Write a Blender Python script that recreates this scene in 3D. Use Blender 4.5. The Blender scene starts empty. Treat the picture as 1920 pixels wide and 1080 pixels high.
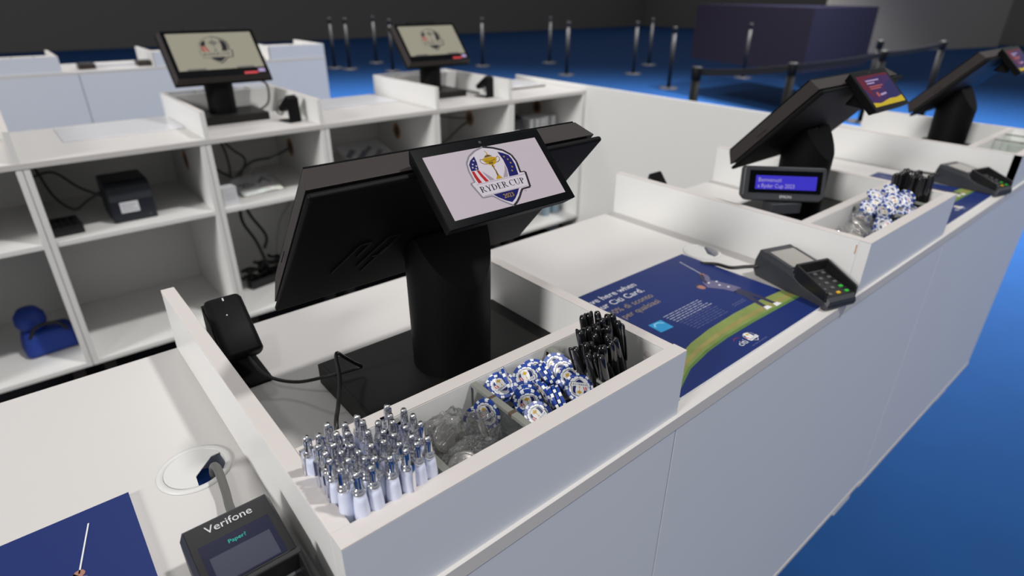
import bpy, math, random
from math import sin, cos, pi, sqrt, atan2, radians
from mathutils import Vector, Matrix, noise

# lengths below are in decimetres; the counter surface is z = 0, the carpet z = FL
S = 0.1
FL = -9.3
scn = bpy.context.scene
col = scn.collection

# ---------------------------------------------------------------- camera
CP = (-1.10456892, -3.32477407, 4.96735181)
yaw, pitch, roll, fpx = -0.703484714, -0.461582448, 0.00681006, 1114.22219
fw = Vector((-sin(yaw)*cos(pitch), cos(yaw)*cos(pitch), sin(pitch)))
rt = Vector((cos(yaw), sin(yaw), 0)); up = rt.cross(fw)
r2 = cos(roll)*rt + sin(roll)*up; u2 = -sin(roll)*rt + cos(roll)*up
cd = bpy.data.cameras.new('camera'); cam = bpy.data.objects.new('camera', cd); col.objects.link(cam)
M = Matrix((r2, u2, -fw)).transposed().to_4x4()
M.translation = Vector((CP[0]*S, CP[1]*S, (CP[2]-FL)*S))
cam.matrix_world = M
cd.sensor_width = 36; cd.lens = fpx/1920*36
cd.clip_start = 0.02; cd.clip_end = 200
cd.dof.use_dof = True; cd.dof.focus_distance = 0.66; cd.dof.aperture_fstop = 4.2
scn.camera = cam

# ---------------------------------------------------------------- world, lamps, exposure
scn.view_settings.view_transform = 'Standard'; scn.view_settings.look = 'None'
scn.view_settings.exposure = 0.0; scn.view_settings.gamma = 1.0
scn.view_settings.use_curve_mapping = False
w = bpy.data.worlds.new('hall_air'); scn.world = w; w.use_nodes = True
w.node_tree.nodes['Background'].inputs[0].default_value = (0.98, 0.99, 1.0, 1)
w.node_tree.nodes['Background'].inputs[1].default_value = 0.29

def area(name, loc, target, power, size, color=(1, .97, .93)):
    l = bpy.data.lights.new(name, 'AREA'); l.shape = 'DISK'; l.size = size; l.energy = power; l.color = color
    o = bpy.data.objects.new(name, l); col.objects.link(o)
    a = Vector((loc[0]*S, loc[1]*S, (loc[2]-FL)*S)); b = Vector((target[0]*S, target[1]*S, (target[2]-FL)*S))
    o.location = a; o.rotation_euler = (b-a).to_track_quat('-Z', 'Y').to_euler()
    return o
T0 = (3, 3, 0)
# ceiling lamps hang in a line parallel to the counters, a little to the customer side
for nm_, sx_, h_, p_, sz_ in (('hall_lamp_left', -2.2, 90, 3100, 5.0), ('hall_lamp_mid', -.5, 104, 110, .9), ('hall_lamp_main', .37, 104, 780, .8)):
    area(nm_, (3+h_*sx_, 3-h_*.39, h_), T0, p_, sz_, (1, .98, .955))
def spot(name, loc, power, angle):
    l = bpy.data.lights.new(name, 'SPOT'); l.energy = power; l.spot_size = radians(angle); l.spot_blend = 1; l.shadow_soft_size = .4; l.color = (1, .99, .97)
    o = bpy.data.objects.new(name, l); col.objects.link(o); o.location = (loc[0]*S, loc[1]*S, (loc[2]-FL)*S)
spot('fill_spot_aisle', (56, 112, 62), 15000, 115)  # added fill spot that brightens the far carpet
spot('fill_spot_aisle_mid', (95, 70, 70), 9000, 115)  # added to raise the carpet between the other two fills
spot('fill_spot_aisle_right', (112, 30, 72), 24000, 110)  # added to lift the carpet towards the right
spot('hall_lamp_back', (5, 52, 60), 500, 100)

# ---------------------------------------------------------------- materials
def mat(name, c, rough=.5, metal=0, spec=.5, emit=0, trans=0, ior=1.45, bump=0, bscale=200, vary=0, vscale=8, coat=0, alpha=1):
    m = bpy.data.materials.new(name); m.use_nodes = True
    nt = m.node_tree; b = nt.nodes['Principled BSDF']
    c4 = (c[0], c[1], c[2], 1)
    b.inputs['Base Color'].default_value = c4
    b.inputs['Roughness'].default_value = rough; b.inputs['Metallic'].default_value = metal
    b.inputs['Specular IOR Level'].default_value = spec
    b.inputs['Transmission Weight'].default_value = trans; b.inputs['IOR'].default_value = ior
    b.inputs['Coat Weight'].default_value = coat
    b.inputs['Alpha'].default_value = alpha
    if emit:
        b.inputs['Emission Color'].default_value = c4; b.inputs['Emission Strength'].default_value = emit
    if bump or vary:
        tc = nt.nodes.new('ShaderNodeTexCoord')
    if bump:
        n = nt.nodes.new('ShaderNodeTexNoise'); n.inputs['Scale'].default_value = bscale; n.inputs['Detail'].default_value = 3
        bp = nt.nodes.new('ShaderNodeBump'); bp.inputs['Strength'].default_value = bump; bp.inputs['Distance'].default_value = .001
        nt.links.new(tc.outputs['Object'], n.inputs['Vector']); nt.links.new(n.outputs['Fac'], bp.inputs['Height'])
        nt.links.new(bp.outputs['Normal'], b.inputs['Normal'])
    if vary:
        n2 = nt.nodes.new('ShaderNodeTexNoise'); n2.inputs['Scale'].default_value = vscale; n2.inputs['Detail'].default_value = 4
        cr = nt.nodes.new('ShaderNodeMix'); cr.data_type = 'RGBA'
        cr.inputs[6].default_value = tuple(x*(1-vary) for x in c)+(1,); cr.inputs[7].default_value = tuple(min(1, x*(1+vary)) for x in c)+(1,)
        nt.links.new(tc.outputs['Object'], n2.inputs['Vector']); nt.links.new(n2.outputs['Fac'], cr.inputs[0])
        nt.links.new(cr.outputs[2], b.inputs['Base Color'])
    return m

def sr(r, g, b):  # sRGB 0-255 to linear
    f = lambda v: (v/255/12.92) if v <= 10 else ((v/255+.055)/1.055)**2.4
    return (f(r), f(g), f(b))

WHITE = mat('white_laminate', (.80, .795, .78), .33, bump=.03, bscale=900, vary=.012, vscale=6)
TOPM = mat('white_worktop', (.60, .58, .567), .45, spec=.3, bump=.04, bscale=700, vary=.015, vscale=5)
EDGE = mat('edge_band', (.62, .58, .56), .5, spec=.3)
FRONT = mat('pale_laminate_blue_bounce', (.62, .652, .712), .45, bump=.03, bscale=700, vary=.02, vscale=4)  # blue bounce from the carpet is put into this pale colour
CORE = mat('chipboard_core', (.50, .26, .13), .9, bump=.5, bscale=500, vary=.3, vscale=90)
GAPM = mat('hole_and_foot_shade', (.10, .09, .085), .8)  # dark colour for shade in drawn holes and under the cabinets
CARPET = mat('blue_carpet', (.005, .036, .125), .95, spec=.15, bump=.7, bscale=450, vary=.10, vscale=3)
BLK = mat('black_plastic', (.004, .004, .0045), .5, spec=.14, bump=.12, bscale=1500)
BLKM = mat('matt_black_metal', (.014, .0135, .013), .5, spec=.3, bump=.06, bscale=2500)
BRN = mat('dark_bronze_plastic', (.034, .028, .0265), .5, spec=.35, bump=.1, bscale=2500)
SIDEM = mat('dark_grey_housing', (.028, .026, .026), .45, bump=.1, bscale=2500)
GLOSS = mat('gloss_black', (.006, .006, .007), .08, coat=.3)
BEZ = mat('black_glass_bezel', (.0015, .002, .003), .25, spec=.08)
LENS = mat('camera_lens', (.05, .05, .06), .1)
EMB = mat('embossed_mark', (.011, .011, .012), .42, spec=.3)
RUB = mat('black_rubber_cable', (.012, .012, .012), .38)
CHROME = mat('chrome', (.82, .82, .84), .09, metal=1)
BARREL = mat('white_pen_barrel', (.70, .74, .90), .30, coat=.2)
PENBLUE = mat('pen_blue', (.008, .045, .20), .25)
PENTXT = mat('pen_print_blue', (.05, .18, .55), .5)
PENTXT2 = mat('pen_print_grey', (.45, .5, .62), .5)
PENBLK = mat('black_pen_plastic', (.008, .008, .009), .13, coat=.4)
CBLUE = mat('chip_blue', (.016, .055, .30), .38)
CWHT = mat('chip_white', (.78, .79, .80), .38)
PLGREY = mat('p_grey', (.36, .36, .40), .5); PNAVY = mat('p_navy', (.012, .02, .12), .5)
PRED = mat('p_red', (.55, .02, .035), .5); PGOLD = mat('p_gold', (.62, .38, .02), .5); PWHT = mat('p_white', (.8, .8, .82), .5)
PDRK = mat('p_dark', (.06, .06, .07), .5)
POSTB = mat('poster_blue', (.009, .024, .135), .45, spec=.35)
POSTW = mat('poster_white', (.75, .76, .78), .4)
POSTF = mat('poster_faint', (.09, .11, .24), .4)
POSTM = mat('poster_soft_white', (.45, .47, .58), .4)
POSTO = mat('poster_gold', (.32, .25, .17), .4)
PGRN = mat('poster_green', (.21, .27, .075), .4, vary=.35, vscale=25); PGRN2 = mat('poster_dark_green', (.10, .19, .05), .4, vary=.3, vscale=30)
PSTRAW = mat('poster_straw', (.30, .26, .085), .4, vary=.3, vscale=40)
PCYAN = mat('poster_cyan', (.02, .30, .62), .4); PCYAN2 = mat('poster_light_cyan', (.25, .62, .82), .4)
PSKIN = mat('poster_skin', (.36, .17, .12), .5); PSHIRT = mat('poster_shirt', (.13, .12, .22), .5); PPANT = mat('poster_trousers', (.03, .03, .07), .5)
FOAM = mat('board_edge', (.75, .76, .80), .5)
SHEETM = mat('pale_board', (.66, .66, .70), .25, coat=.3)
TERM = mat('terminal_grey', (.036, .038, .045), .42, bump=.1, bscale=1500)
TERMD = mat('terminal_black', (.010, .010, .011), .35)
TSCR = mat('terminal_screen_reflection', (.30, .285, .265), .2)  # beige reflection is put into this screen colour
TSCD = mat('terminal_screen_dark', (.012, .013, .035), .15)
TSCG = mat('terminal_screen_grey', (.045, .048, .075), .2)
KGRN = mat('key_green', (.03, .42, .04), .4); KYEL = mat('key_yellow', (.65, .36, .01), .4); KGRY = mat('key_grey', (.10, .10, .105), .4)
SILV = mat('silver_print', (.62, .63, .65), .35)
TEAL = mat('teal_text', (.03, .45, .38), .4)
PRN = mat('printer_charcoal', (.016, .019, .027), .4, bump=.1, bscale=1500)
LABW = mat('paper_label', (.72, .72, .76), .6)
GCABLE = mat('grey_cable', (.10, .10, .095), .5)
WCABLE = mat('pale_cable', (.42, .42, .40), .5)
BAGB = mat('royal_blue_fabric', (.012, .045, .30), .6, bump=.3, bscale=200)
NAVY = mat('navy_skirt', (.004, .004, .012), .9, spec=.1); NAVY2 = mat('dark_navy_skirt', (.006, .0045, .009), .9, spec=.1)
STEEL = mat('stanchion_black', (.006, .006, .007), .5, spec=.2)
BELT = mat('belt_webbing', (.010, .010, .012), .8)
HALLW = mat('hall_panel', (.10, .095, .09), .8)
ACRG = mat('acrylic_clear', (.86, .90, .87), .04, trans=1, ior=1.35)
ACRE = mat('acrylic_cut_edge', (.36, .37, .33), .25, trans=.35, ior=1.3)
GLUE = mat('brown_glue', (.10, .07, .05), .5)
DISC = mat('grey_marker_disc', (.30, .29, .28), .3, metal=.2)
STEELC = mat('steel_disc', (.4, .39, .37), .28, metal=.8)
# lit screens
def em(name, c, s=1.0):
    m = mat(name, (0.004, 0.004, 0.004), .3, spec=.08); b = m.node_tree.nodes['Principled BSDF']
    b.inputs['Emission Color'].default_value = (c[0], c[1], c[2], 1); b.inputs['Emission Strength'].default_value = s
    return m
E_PINK = em('screen_pale_pink', sr(182, 171, 179)); E_GREY = em('screen_grey', sr(128, 122, 132)); E_DARK = em('screen_dark', sr(36, 34, 40))
E_WHITE = em('screen_white', sr(196, 188, 196)); E_NAVY = em('screen_navy', sr(12, 16, 88)); E_RED = em('screen_red', sr(165, 22, 28))
E_GOLD = em('screen_gold', sr(172, 136, 14)); E_GOLD2 = em('screen_dark_gold', sr(96, 74, 12)); E_TXT = em('screen_text_navy', sr(8, 12, 48))
E_SHADE = em('screen_soft_grey', sr(150, 138, 148))
E_BEIGE = em('screen_beige', sr(150, 146, 130)); E_BEIGED = em('screen_beige_dark', sr(105, 103, 98))
E_LCD = em('lcd_blue', sr(58, 50, 190), 1.0); E_LCDT = em('lcd_text', sr(165, 155, 195), 1.0)
E_MAR = em('screen_maroon', sr(88, 12, 40)); E_PURP = em('screen_purple', sr(52, 24, 80)); E_VIO = em('screen_violet', sr(28, 26, 84)); E_YEL = em('screen_yellow', sr(190, 165, 30)); E_LIL = em('screen_lilac', sr(170, 150, 190)); E_ORG = em('screen_orange', sr(165, 80, 70))

def plastic():
    m = bpy.data.materials.new('clear_film'); m.use_nodes = True; nt = m.node_tree
    nt.nodes.clear(); out = nt.nodes.new('ShaderNodeOutputMaterial'); mx = nt.nodes.new('ShaderNodeMixShader')
    tr = nt.nodes.new('ShaderNodeBsdfTransparent'); tr.inputs[0].default_value = (.93, .93, .92, 1)
    gl = nt.nodes.new('ShaderNodeBsdfGlossy'); gl.inputs['Roughness'].default_value = .045; gl.inputs['Color'].default_value = (.9, .9, .9, 1)
    lw = nt.nodes.new('ShaderNodeLayerWeight'); lw.inputs['Blend'].default_value = .18
    tc = nt.nodes.new('ShaderNodeTexCoord'); n = nt.nodes.new('ShaderNodeTexNoise'); n.inputs['Scale'].default_value = 55; n.inputs['Detail'].default_value = 5; n.inputs['Distortion'].default_value = 1.5
    bp = nt.nodes.new('ShaderNodeBump'); bp.inputs['Strength'].default_value = .9; bp.inputs['Distance'].default_value = .006
    nt.links.new(tc.outputs['Object'], n.inputs['Vector']); nt.links.new(n.outputs['Fac'], bp.inputs['Height'])
    nt.links.new(bp.outputs['Normal'], gl.inputs['Normal']); nt.links.new(bp.outputs['Normal'], lw.inputs['Normal'])
    ma = nt.nodes.new('ShaderNodeMath'); ma.operation = 'MULTIPLY_ADD'; ma.inputs[1].default_value = .8; ma.inputs[2].default_value = .2
    nt.links.new(lw.outputs['Facing'], ma.inputs[0]); nt.links.new(ma.outputs[0], mx.inputs[0])
    nt.links.new(tr.outputs[0], mx.inputs[1]); nt.links.new(gl.outputs[0], mx.inputs[2]); nt.links.new(mx.outputs[0], out.inputs[0])
    return m
FILM = plastic()

# ---------------------------------------------------------------- mesh builder
V3 = lambda *a: Vector(a)
EX, EY, EZ = Vector((1, 0, 0)), Vector((0, 1, 0)), Vector((0, 0, 1))
_txt = {}
def text_geo(s):
    if s in _txt: return _txt[s]
    c = bpy.data.curves.new('t', 'FONT'); c.body = s; c.resolution_u = 3
    o = bpy.data.objects.new('t', c); col.objects.link(o)
    dg = bpy.context.evaluated_depsgraph_get(); dg.update()
    me = o.evaluated_get(dg).to_mesh()
    vs = [v.co.copy() for v in me.vertices]; fs = [tuple(p.vertices) for p in me.polygons]
    o.evaluated_get(dg).to_mesh_clear()
    bpy.data.objects.remove(o); bpy.data.curves.remove(c)
    _txt[s] = (vs, fs); return _txt[s]

class MB:
    def __init__(s): s.v = []; s.f = []; s.m = []; s.ms = []; s.sm = []
    def mi(s, m):
        if m not in s.ms: s.ms.append(m)
        return s.ms.index(m)
    def add(s, vs, fs, m, smooth=False):
        k = len(s.v); s.v += [Vector(v) for v in vs]; i = s.mi(m)
        for f in fs: s.f.append(tuple(a+k for a in f)); s.m.append(i); s.sm.append(smooth)
    def obox(s, c, ex, ey, ez, m):
        c = Vector(c); vs = [c+a*ex+b*ey+d*ez for d in (-1, 1) for b in (-1, 1) for a in (-1, 1)]
        s.add(vs, [(0, 2, 3, 1), (4, 5, 7, 6), (0, 1, 5, 4), (2, 6, 7, 3), (0, 4, 6, 2), (1, 3, 7, 5)], m)
    def box(s, x0, x1, y0, y1, z0, z1, m):
        s.obox(((x0+x1)/2, (y0+y1)/2, (z0+z1)/2), EX*abs(x1-x0)/2, EY*abs(y1-y0)/2, EZ*abs(z1-z0)/2, m)
    def hexa(s, p, m):  # 8 points, bottom 4 ccw then top 4 ccw
        s.add(p, [(3, 2, 1, 0), (4, 5, 6, 7), (0, 1, 5, 4), (1, 2, 6, 5), (2, 3, 7, 6), (3, 0, 4, 7)], m)
    def frustum(s, p0, p1, r0, r1, m, n=20, caps=True, smooth=True):
        p0, p1 = Vector(p0), Vector(p1); d = (p1-p0).normalized()
        a = d.cross(EZ if abs(d.z) < .9 else EX).normalized(); b = d.cross(a)
        vs = [p+r*(cos(2*pi*i/n)*a+sin(2*pi*i/n)*b) for p, r in ((p0, r0), (p1, r1)) for i in range(n)]
        s.add(vs, [(i, i+n, (i+1) % n+n, (i+1) % n)[::-1] for i in range(n)], m, smooth)
        if caps:
            k = len(s.v)-2*n; i = s.mi(m)
            s.f.append(tuple(range(k, k+n))[::-1]); s.m.append(i); s.sm.append(False)
            s.f.append(tuple(range(k+n, k+2*n))); s.m.append(i); s.sm.append(False)
    def lathe(s, prof, m, n=24, O=(0, 0, 0), ez=EZ, smooth=True):
        O = Vector(O); ez = Vector(ez).normalized(); a = ez.cross(EX if abs(ez.x) < .9 else EY).normalized(); b = ez.cross(a)
        vs = []; fs = []
        for r, z in prof:
            vs += [O+ez*z+r*(cos(2*pi*i/n)*a+sin(2*pi*i/n)*b) for i in range(n)]
        for j in range(len(prof)-1):
            for i in range(n): fs.append((j*n+i, j*n+(i+1) % n, (j+1)*n+(i+1) % n, (j+1)*n+i))
        s.add(vs, fs, m, smooth)
    def tube(s, pts, r, m, n=10, sub=8):
        P = [Vector(p) for p in pts]
        if len(P) > 2:
            Q = []
            E = [2*P[0]-P[1]]+P+[2*P[-1]-P[-2]]
            for i in range(1, len(E)-2):
                for k in range(sub):
                    t = k/sub; a, b, c, d = E[i-1], E[i], E[i+1], E[i+2]
                    Q.append(.5*((2*b)+(-a+c)*t+(2*a-5*b+4*c-d)*t*t+(-a+3*b-3*c+d)*t**3))
            P = Q+[P[-1]]
        vs = []; fs = []; pa = None
        for i, p in enumerate(P):
            d = (P[min(i+1, len(P)-1)]-P[max(i-1, 0)]).normalized()
            if pa is None: pa = d.cross(EZ if abs(d.z) < .9 else EX).normalized()
            a = (pa-d*pa.dot(d)).normalized(); pa = a; b = d.cross(a)
            vs += [p+r*(cos(2*pi*k/n)*a+sin(2*pi*k/n)*b) for k in range(n)]
        for i in range(len(P)-1):
            for k in range(n): fs.append((i*n+k, i*n+(k+1) % n, (i+1)*n+(k+1) % n, (i+1)*n+k))
        fs.append(tuple(range(n))[::-1]); fs.append(tuple(range(len(P)*n-n, len(P)*n)))
        s.add(vs, fs, m, True)
    def poly(s, pts, O, ex, ey, m, lift=0):
        O = Vector(O); n = ex.cross(ey).normalized()
        s.add([O+ex*a+ey*b+n*lift for a, b in pts], [tuple(range(len(pts)))], m)
    def prism(s, pts, O, ex, ey, h, m):  # polygon extruded by h along the normal
        O = Vector(O); n = ex.cross(ey).normalized(); k = len(pts)
        vs = [O+ex*a+ey*b for a, b in pts]+[O+ex*a+ey*b+n*h for a, b in pts]
        s.add(vs, [tuple(range(k))[::-1], tuple(range(k, 2*k))]+[(i, (i+1) % k, (i+1) % k+k, i+k) for i in range(k)], m)
    def text(s, st, O, ex, ey, size, m, lift=.003, align='l', xs=1.0):
        vs, fs = text_geo(st); n = ex.cross(ey).normalized(); w = max(v.x for v in vs)
        off = {'l': 0, 'c': -w/2, 'r': -w}[align]
        s.add([Vector(O)+ex*(v.x+off)*size*xs+ey*v.y*size+n*lift for v in vs], fs, m)
    def build(s, name, parent=None, loc=None, rot=None, bevel=0, seg=2):
        me = bpy.data.meshes.new(name); me.from_pydata([v*S for v in s.v], [], s.f); 
        for m in s.ms: me.materials.append(m)
        me.polygons.foreach_set('material_index', s.m); me.polygons.foreach_set('use_smooth', s.sm); me.update()
        o = bpy.data.objects.new(name, me); col.objects.link(o)
        if parent: o.parent = parent
        if loc is not None: o.location = (loc[0]*S, loc[1]*S, (loc[2]-(0 if parent else FL))*S)
        if rot is not None: o.rotation_euler = rot
        if bevel:
            b = o.modifiers.new('bevel', 'BEVEL'); b.width = bevel*S; b.segments = seg; b.limit_method = 'ANGLE'; b.angle_limit = radians(40)
            b.harden_normals = False
        return o

def tag(o, label=None, cat=None, group=None, kind=None):
    if label: o['label'] = label
    if cat: o['category'] = cat
    if group: o['group'] = group
    if kind: o['kind'] = kind
    return o
def thing(name, label, cat, loc, rotz=0, group=None):
    o = bpy.data.objects.new(name, None); col.objects.link(o)
    o.empty_display_size = .02
    o.location = (loc[0]*S, loc[1]*S, (loc[2]-FL)*S); o.rotation_euler = (0, 0, rotz)
    return tag(o, label, cat, group)
def copy_tree(o, parent=None):
    c = o.copy(); col.objects.link(c)
    if parent: c.parent = parent
    for ch in list(o.children): copy_tree(ch, c)
    return c
def place(o, loc, rotz=None, label=None, group=None):
    o.location = (loc[0]*S, loc[1]*S, (loc[2]-FL)*S)
    if rotz is not None: o.rotation_euler = (0, 0, rotz)
    if label: o['label'] = label
    if group: o['group'] = group
    return o
def setrot(o, R):  # 3x3 with columns ex ey ez
    o.rotation_mode = 'QUATERNION'; o.rotation_quaternion = R.to_quaternion()

def ray(u, v):
    return fw+(u-960)/fpx*r2-(v-540)/fpx*u2
CPV = Vector(CP)
def onz(u, v, z):
    d = ray(u, v); return CPV+d*((z-CP[2])/d.z)

def arc(cx, cy, rx, ry, a0, a1, n=10):
    return [(cx+rx*cos(radians(a0+(a1-a0)*i/n)), cy+ry*sin(radians(a0+(a1-a0)*i/n))) for i in range(n+1)]

# ---------------------------------------------------------------- the emblem
def ribbon(mb, pts, wd, O, ex, ey, m, lift):
    n = len(pts); L = []; R = []
    for i, p in enumerate(pts):
        a = pts[max(i-1, 0)]; b = pts[min(i+1, n-1)]; dx, dy = b[0]-a[0], b[1]-a[1]; d = sqrt(dx*dx+dy*dy) or 1
        ww = wd(i/(n-1)) if callable(wd) else wd
        L.append((p[0]-dy/d*ww/2, p[1]+dx/d*ww/2)); R.append((p[0]+dy/d*ww/2, p[1]-dx/d*ww/2))
    for i in range(n-1):
        mb.poly([R[i], R[i+1], L[i+1], L[i]], O, ex, ey, m, lift)

def serif(mb, st, x, y, h, wtot, O, ex, ey, m, lift, sl=0):
    """serif capitals drawn from stems, bowls and serifs; wtot is the full width"""
    adv = {'R': .78, 'Y': .74, 'D': .80, 'E': .66, 'C': .78, 'U': .78, 'P': .66, ' ': .22}
    tot = sum(adv[c] for c in st); k = wtot/(tot*h); t, th, sf = .155, .05, .06
    def P(pts, ox):
        mb.poly([(x+(ox+a)*h*k, y+b*h+sl*(ox+a)*h*k) for a, b in pts], O, ex, ey, m, lift)
    def ring(cx, cy, rx, ry, a0, a1, ox, fat=.155, thin=.055, n=14):
        for i in range(n):
            q = []
            for j, inner in ((i, 0), (i+1, 0), (i+1, 1), (i, 1)):
                a = radians(a0+(a1-a0)*j/n); wd = thin+(fat-thin)*abs(cos(a))**1.5
                q.append((cx+(rx-inner*wd)*cos(a), cy+(ry-inner*(thin+.01))*sin(a)))
            if a1 < a0: q = q[::-1]
            P(q, ox)
    def stem(cx, ox, w=t, y0=0, y1=1, s0=True, s1=True):
        P([(cx-w/2, y0), (cx+w/2, y0), (cx+w/2, y1), (cx-w/2, y1)], ox)
        if s0: P([(cx-w/2-.07, y0), (cx+w/2+.07, y0), (cx+w/2+.07, y0+sf), (cx-w/2-.07, y0+sf)], ox)
        if s1: P([(cx-w/2-.07, y1-sf), (cx+w/2+.07, y1-sf), (cx+w/2+.07, y1), (cx-w/2-.07, y1)], ox)
    ox = 0
    for c in st:
        if c in 'RP':
            stem(.18, ox); ring(.24, .74, .34, .26, -90, 90, ox)
            P([(.2, .96), (.24, .96), (.24, 1), (.2, 1)], ox); P([(.2, .48), (.26, .48), (.26, .525), (.2, .525)], ox)
            if c == 'R':
                P([(.28, .5), (.42, .5), (.76, 0), (.6, 0)], ox); P([(.6, 0), (.8, 0), (.8, .04), (.6, .04)], ox)
        elif c == 'D':
            stem(.18, ox); ring(.22, .5, .52, .5, -90, 90, ox)
        elif c == 'E':
            stem(.18, ox)
            P([(.2, .955), (.58, .955), (.58, 1), (.2, 1)], ox); P([(.54, .80), (.58, .80), (.58, 1), (.54, 1)], ox)
            P([(.2, 0), (.61, 0), (.61, .045), (.2, .045)], ox); P([(.57, .0), (.61, .0), (.61, .21), (.58, .21)], ox)
            P([(.2, .49), (.48, .49), (.48, .535), (.2, .535)], ox); P([(.45, .41), (.48, .41), (.48, .62), (.45, .62)], ox)
        elif c == 'Y':
            stem(.38, ox, y1=.48, s1=False)
            P([(.32, .44), (.46, .44), (.2, 1), (.04, 1)], ox); P([(.38, .44), (.445, .44), (.68, 1), (.60, 1)], ox)
            P([(0, .96), (.26, .96), (.26, 1), (0, 1)], ox); P([(.53, .96), (.75, .96), (.75, 1), (.53, 1)], ox)
        elif c == 'C':
            ring(.42, .5, .38, .51, 48, 312, ox, n=20)
            P([(.68, .72), (.72, .72), (.72, .98), (.68, .98)], ox)
        elif c == 'U':
            stem(.16, ox, y0=.34, s0=False); stem(.62, ox, w=.055, y0=.34, s0=False); ring(.37, .36, .275, .37, 180, 360, ox, fat=.1)
        ox += adv[c]

def star(cx, cy, r, rot=90):
    return [(cx+(r if i % 2 == 0 else r*.42)*cos(radians(rot+36*i)), cy+(r if i % 2 == 0 else r*.42)*sin(radians(rot+36*i))) for i in range(10)]

SCR = dict(edge=E_GREY, dark=E_DARK, white=E_WHITE, navy=E_NAVY, red=E_RED, gold=E_GOLD, gold2=E_GOLD2, txt=E_TXT, shade=E_SHADE)
PRT = dict(edge=PLGREY, dark=PDRK, white=PWHT, navy=PNAVY, red=PRED, gold=PGOLD, gold2=PGOLD, txt=PNAVY, shade=PLGREY)
BEI = dict(edge=E_BEIGED, dark=E_DARK, white=E_BEIGE, navy=E_DARK, red=E_RED, gold=E_BEIGED, gold2=E_BEIGED, txt=E_DARK, shade=E_BEIGED)

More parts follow.
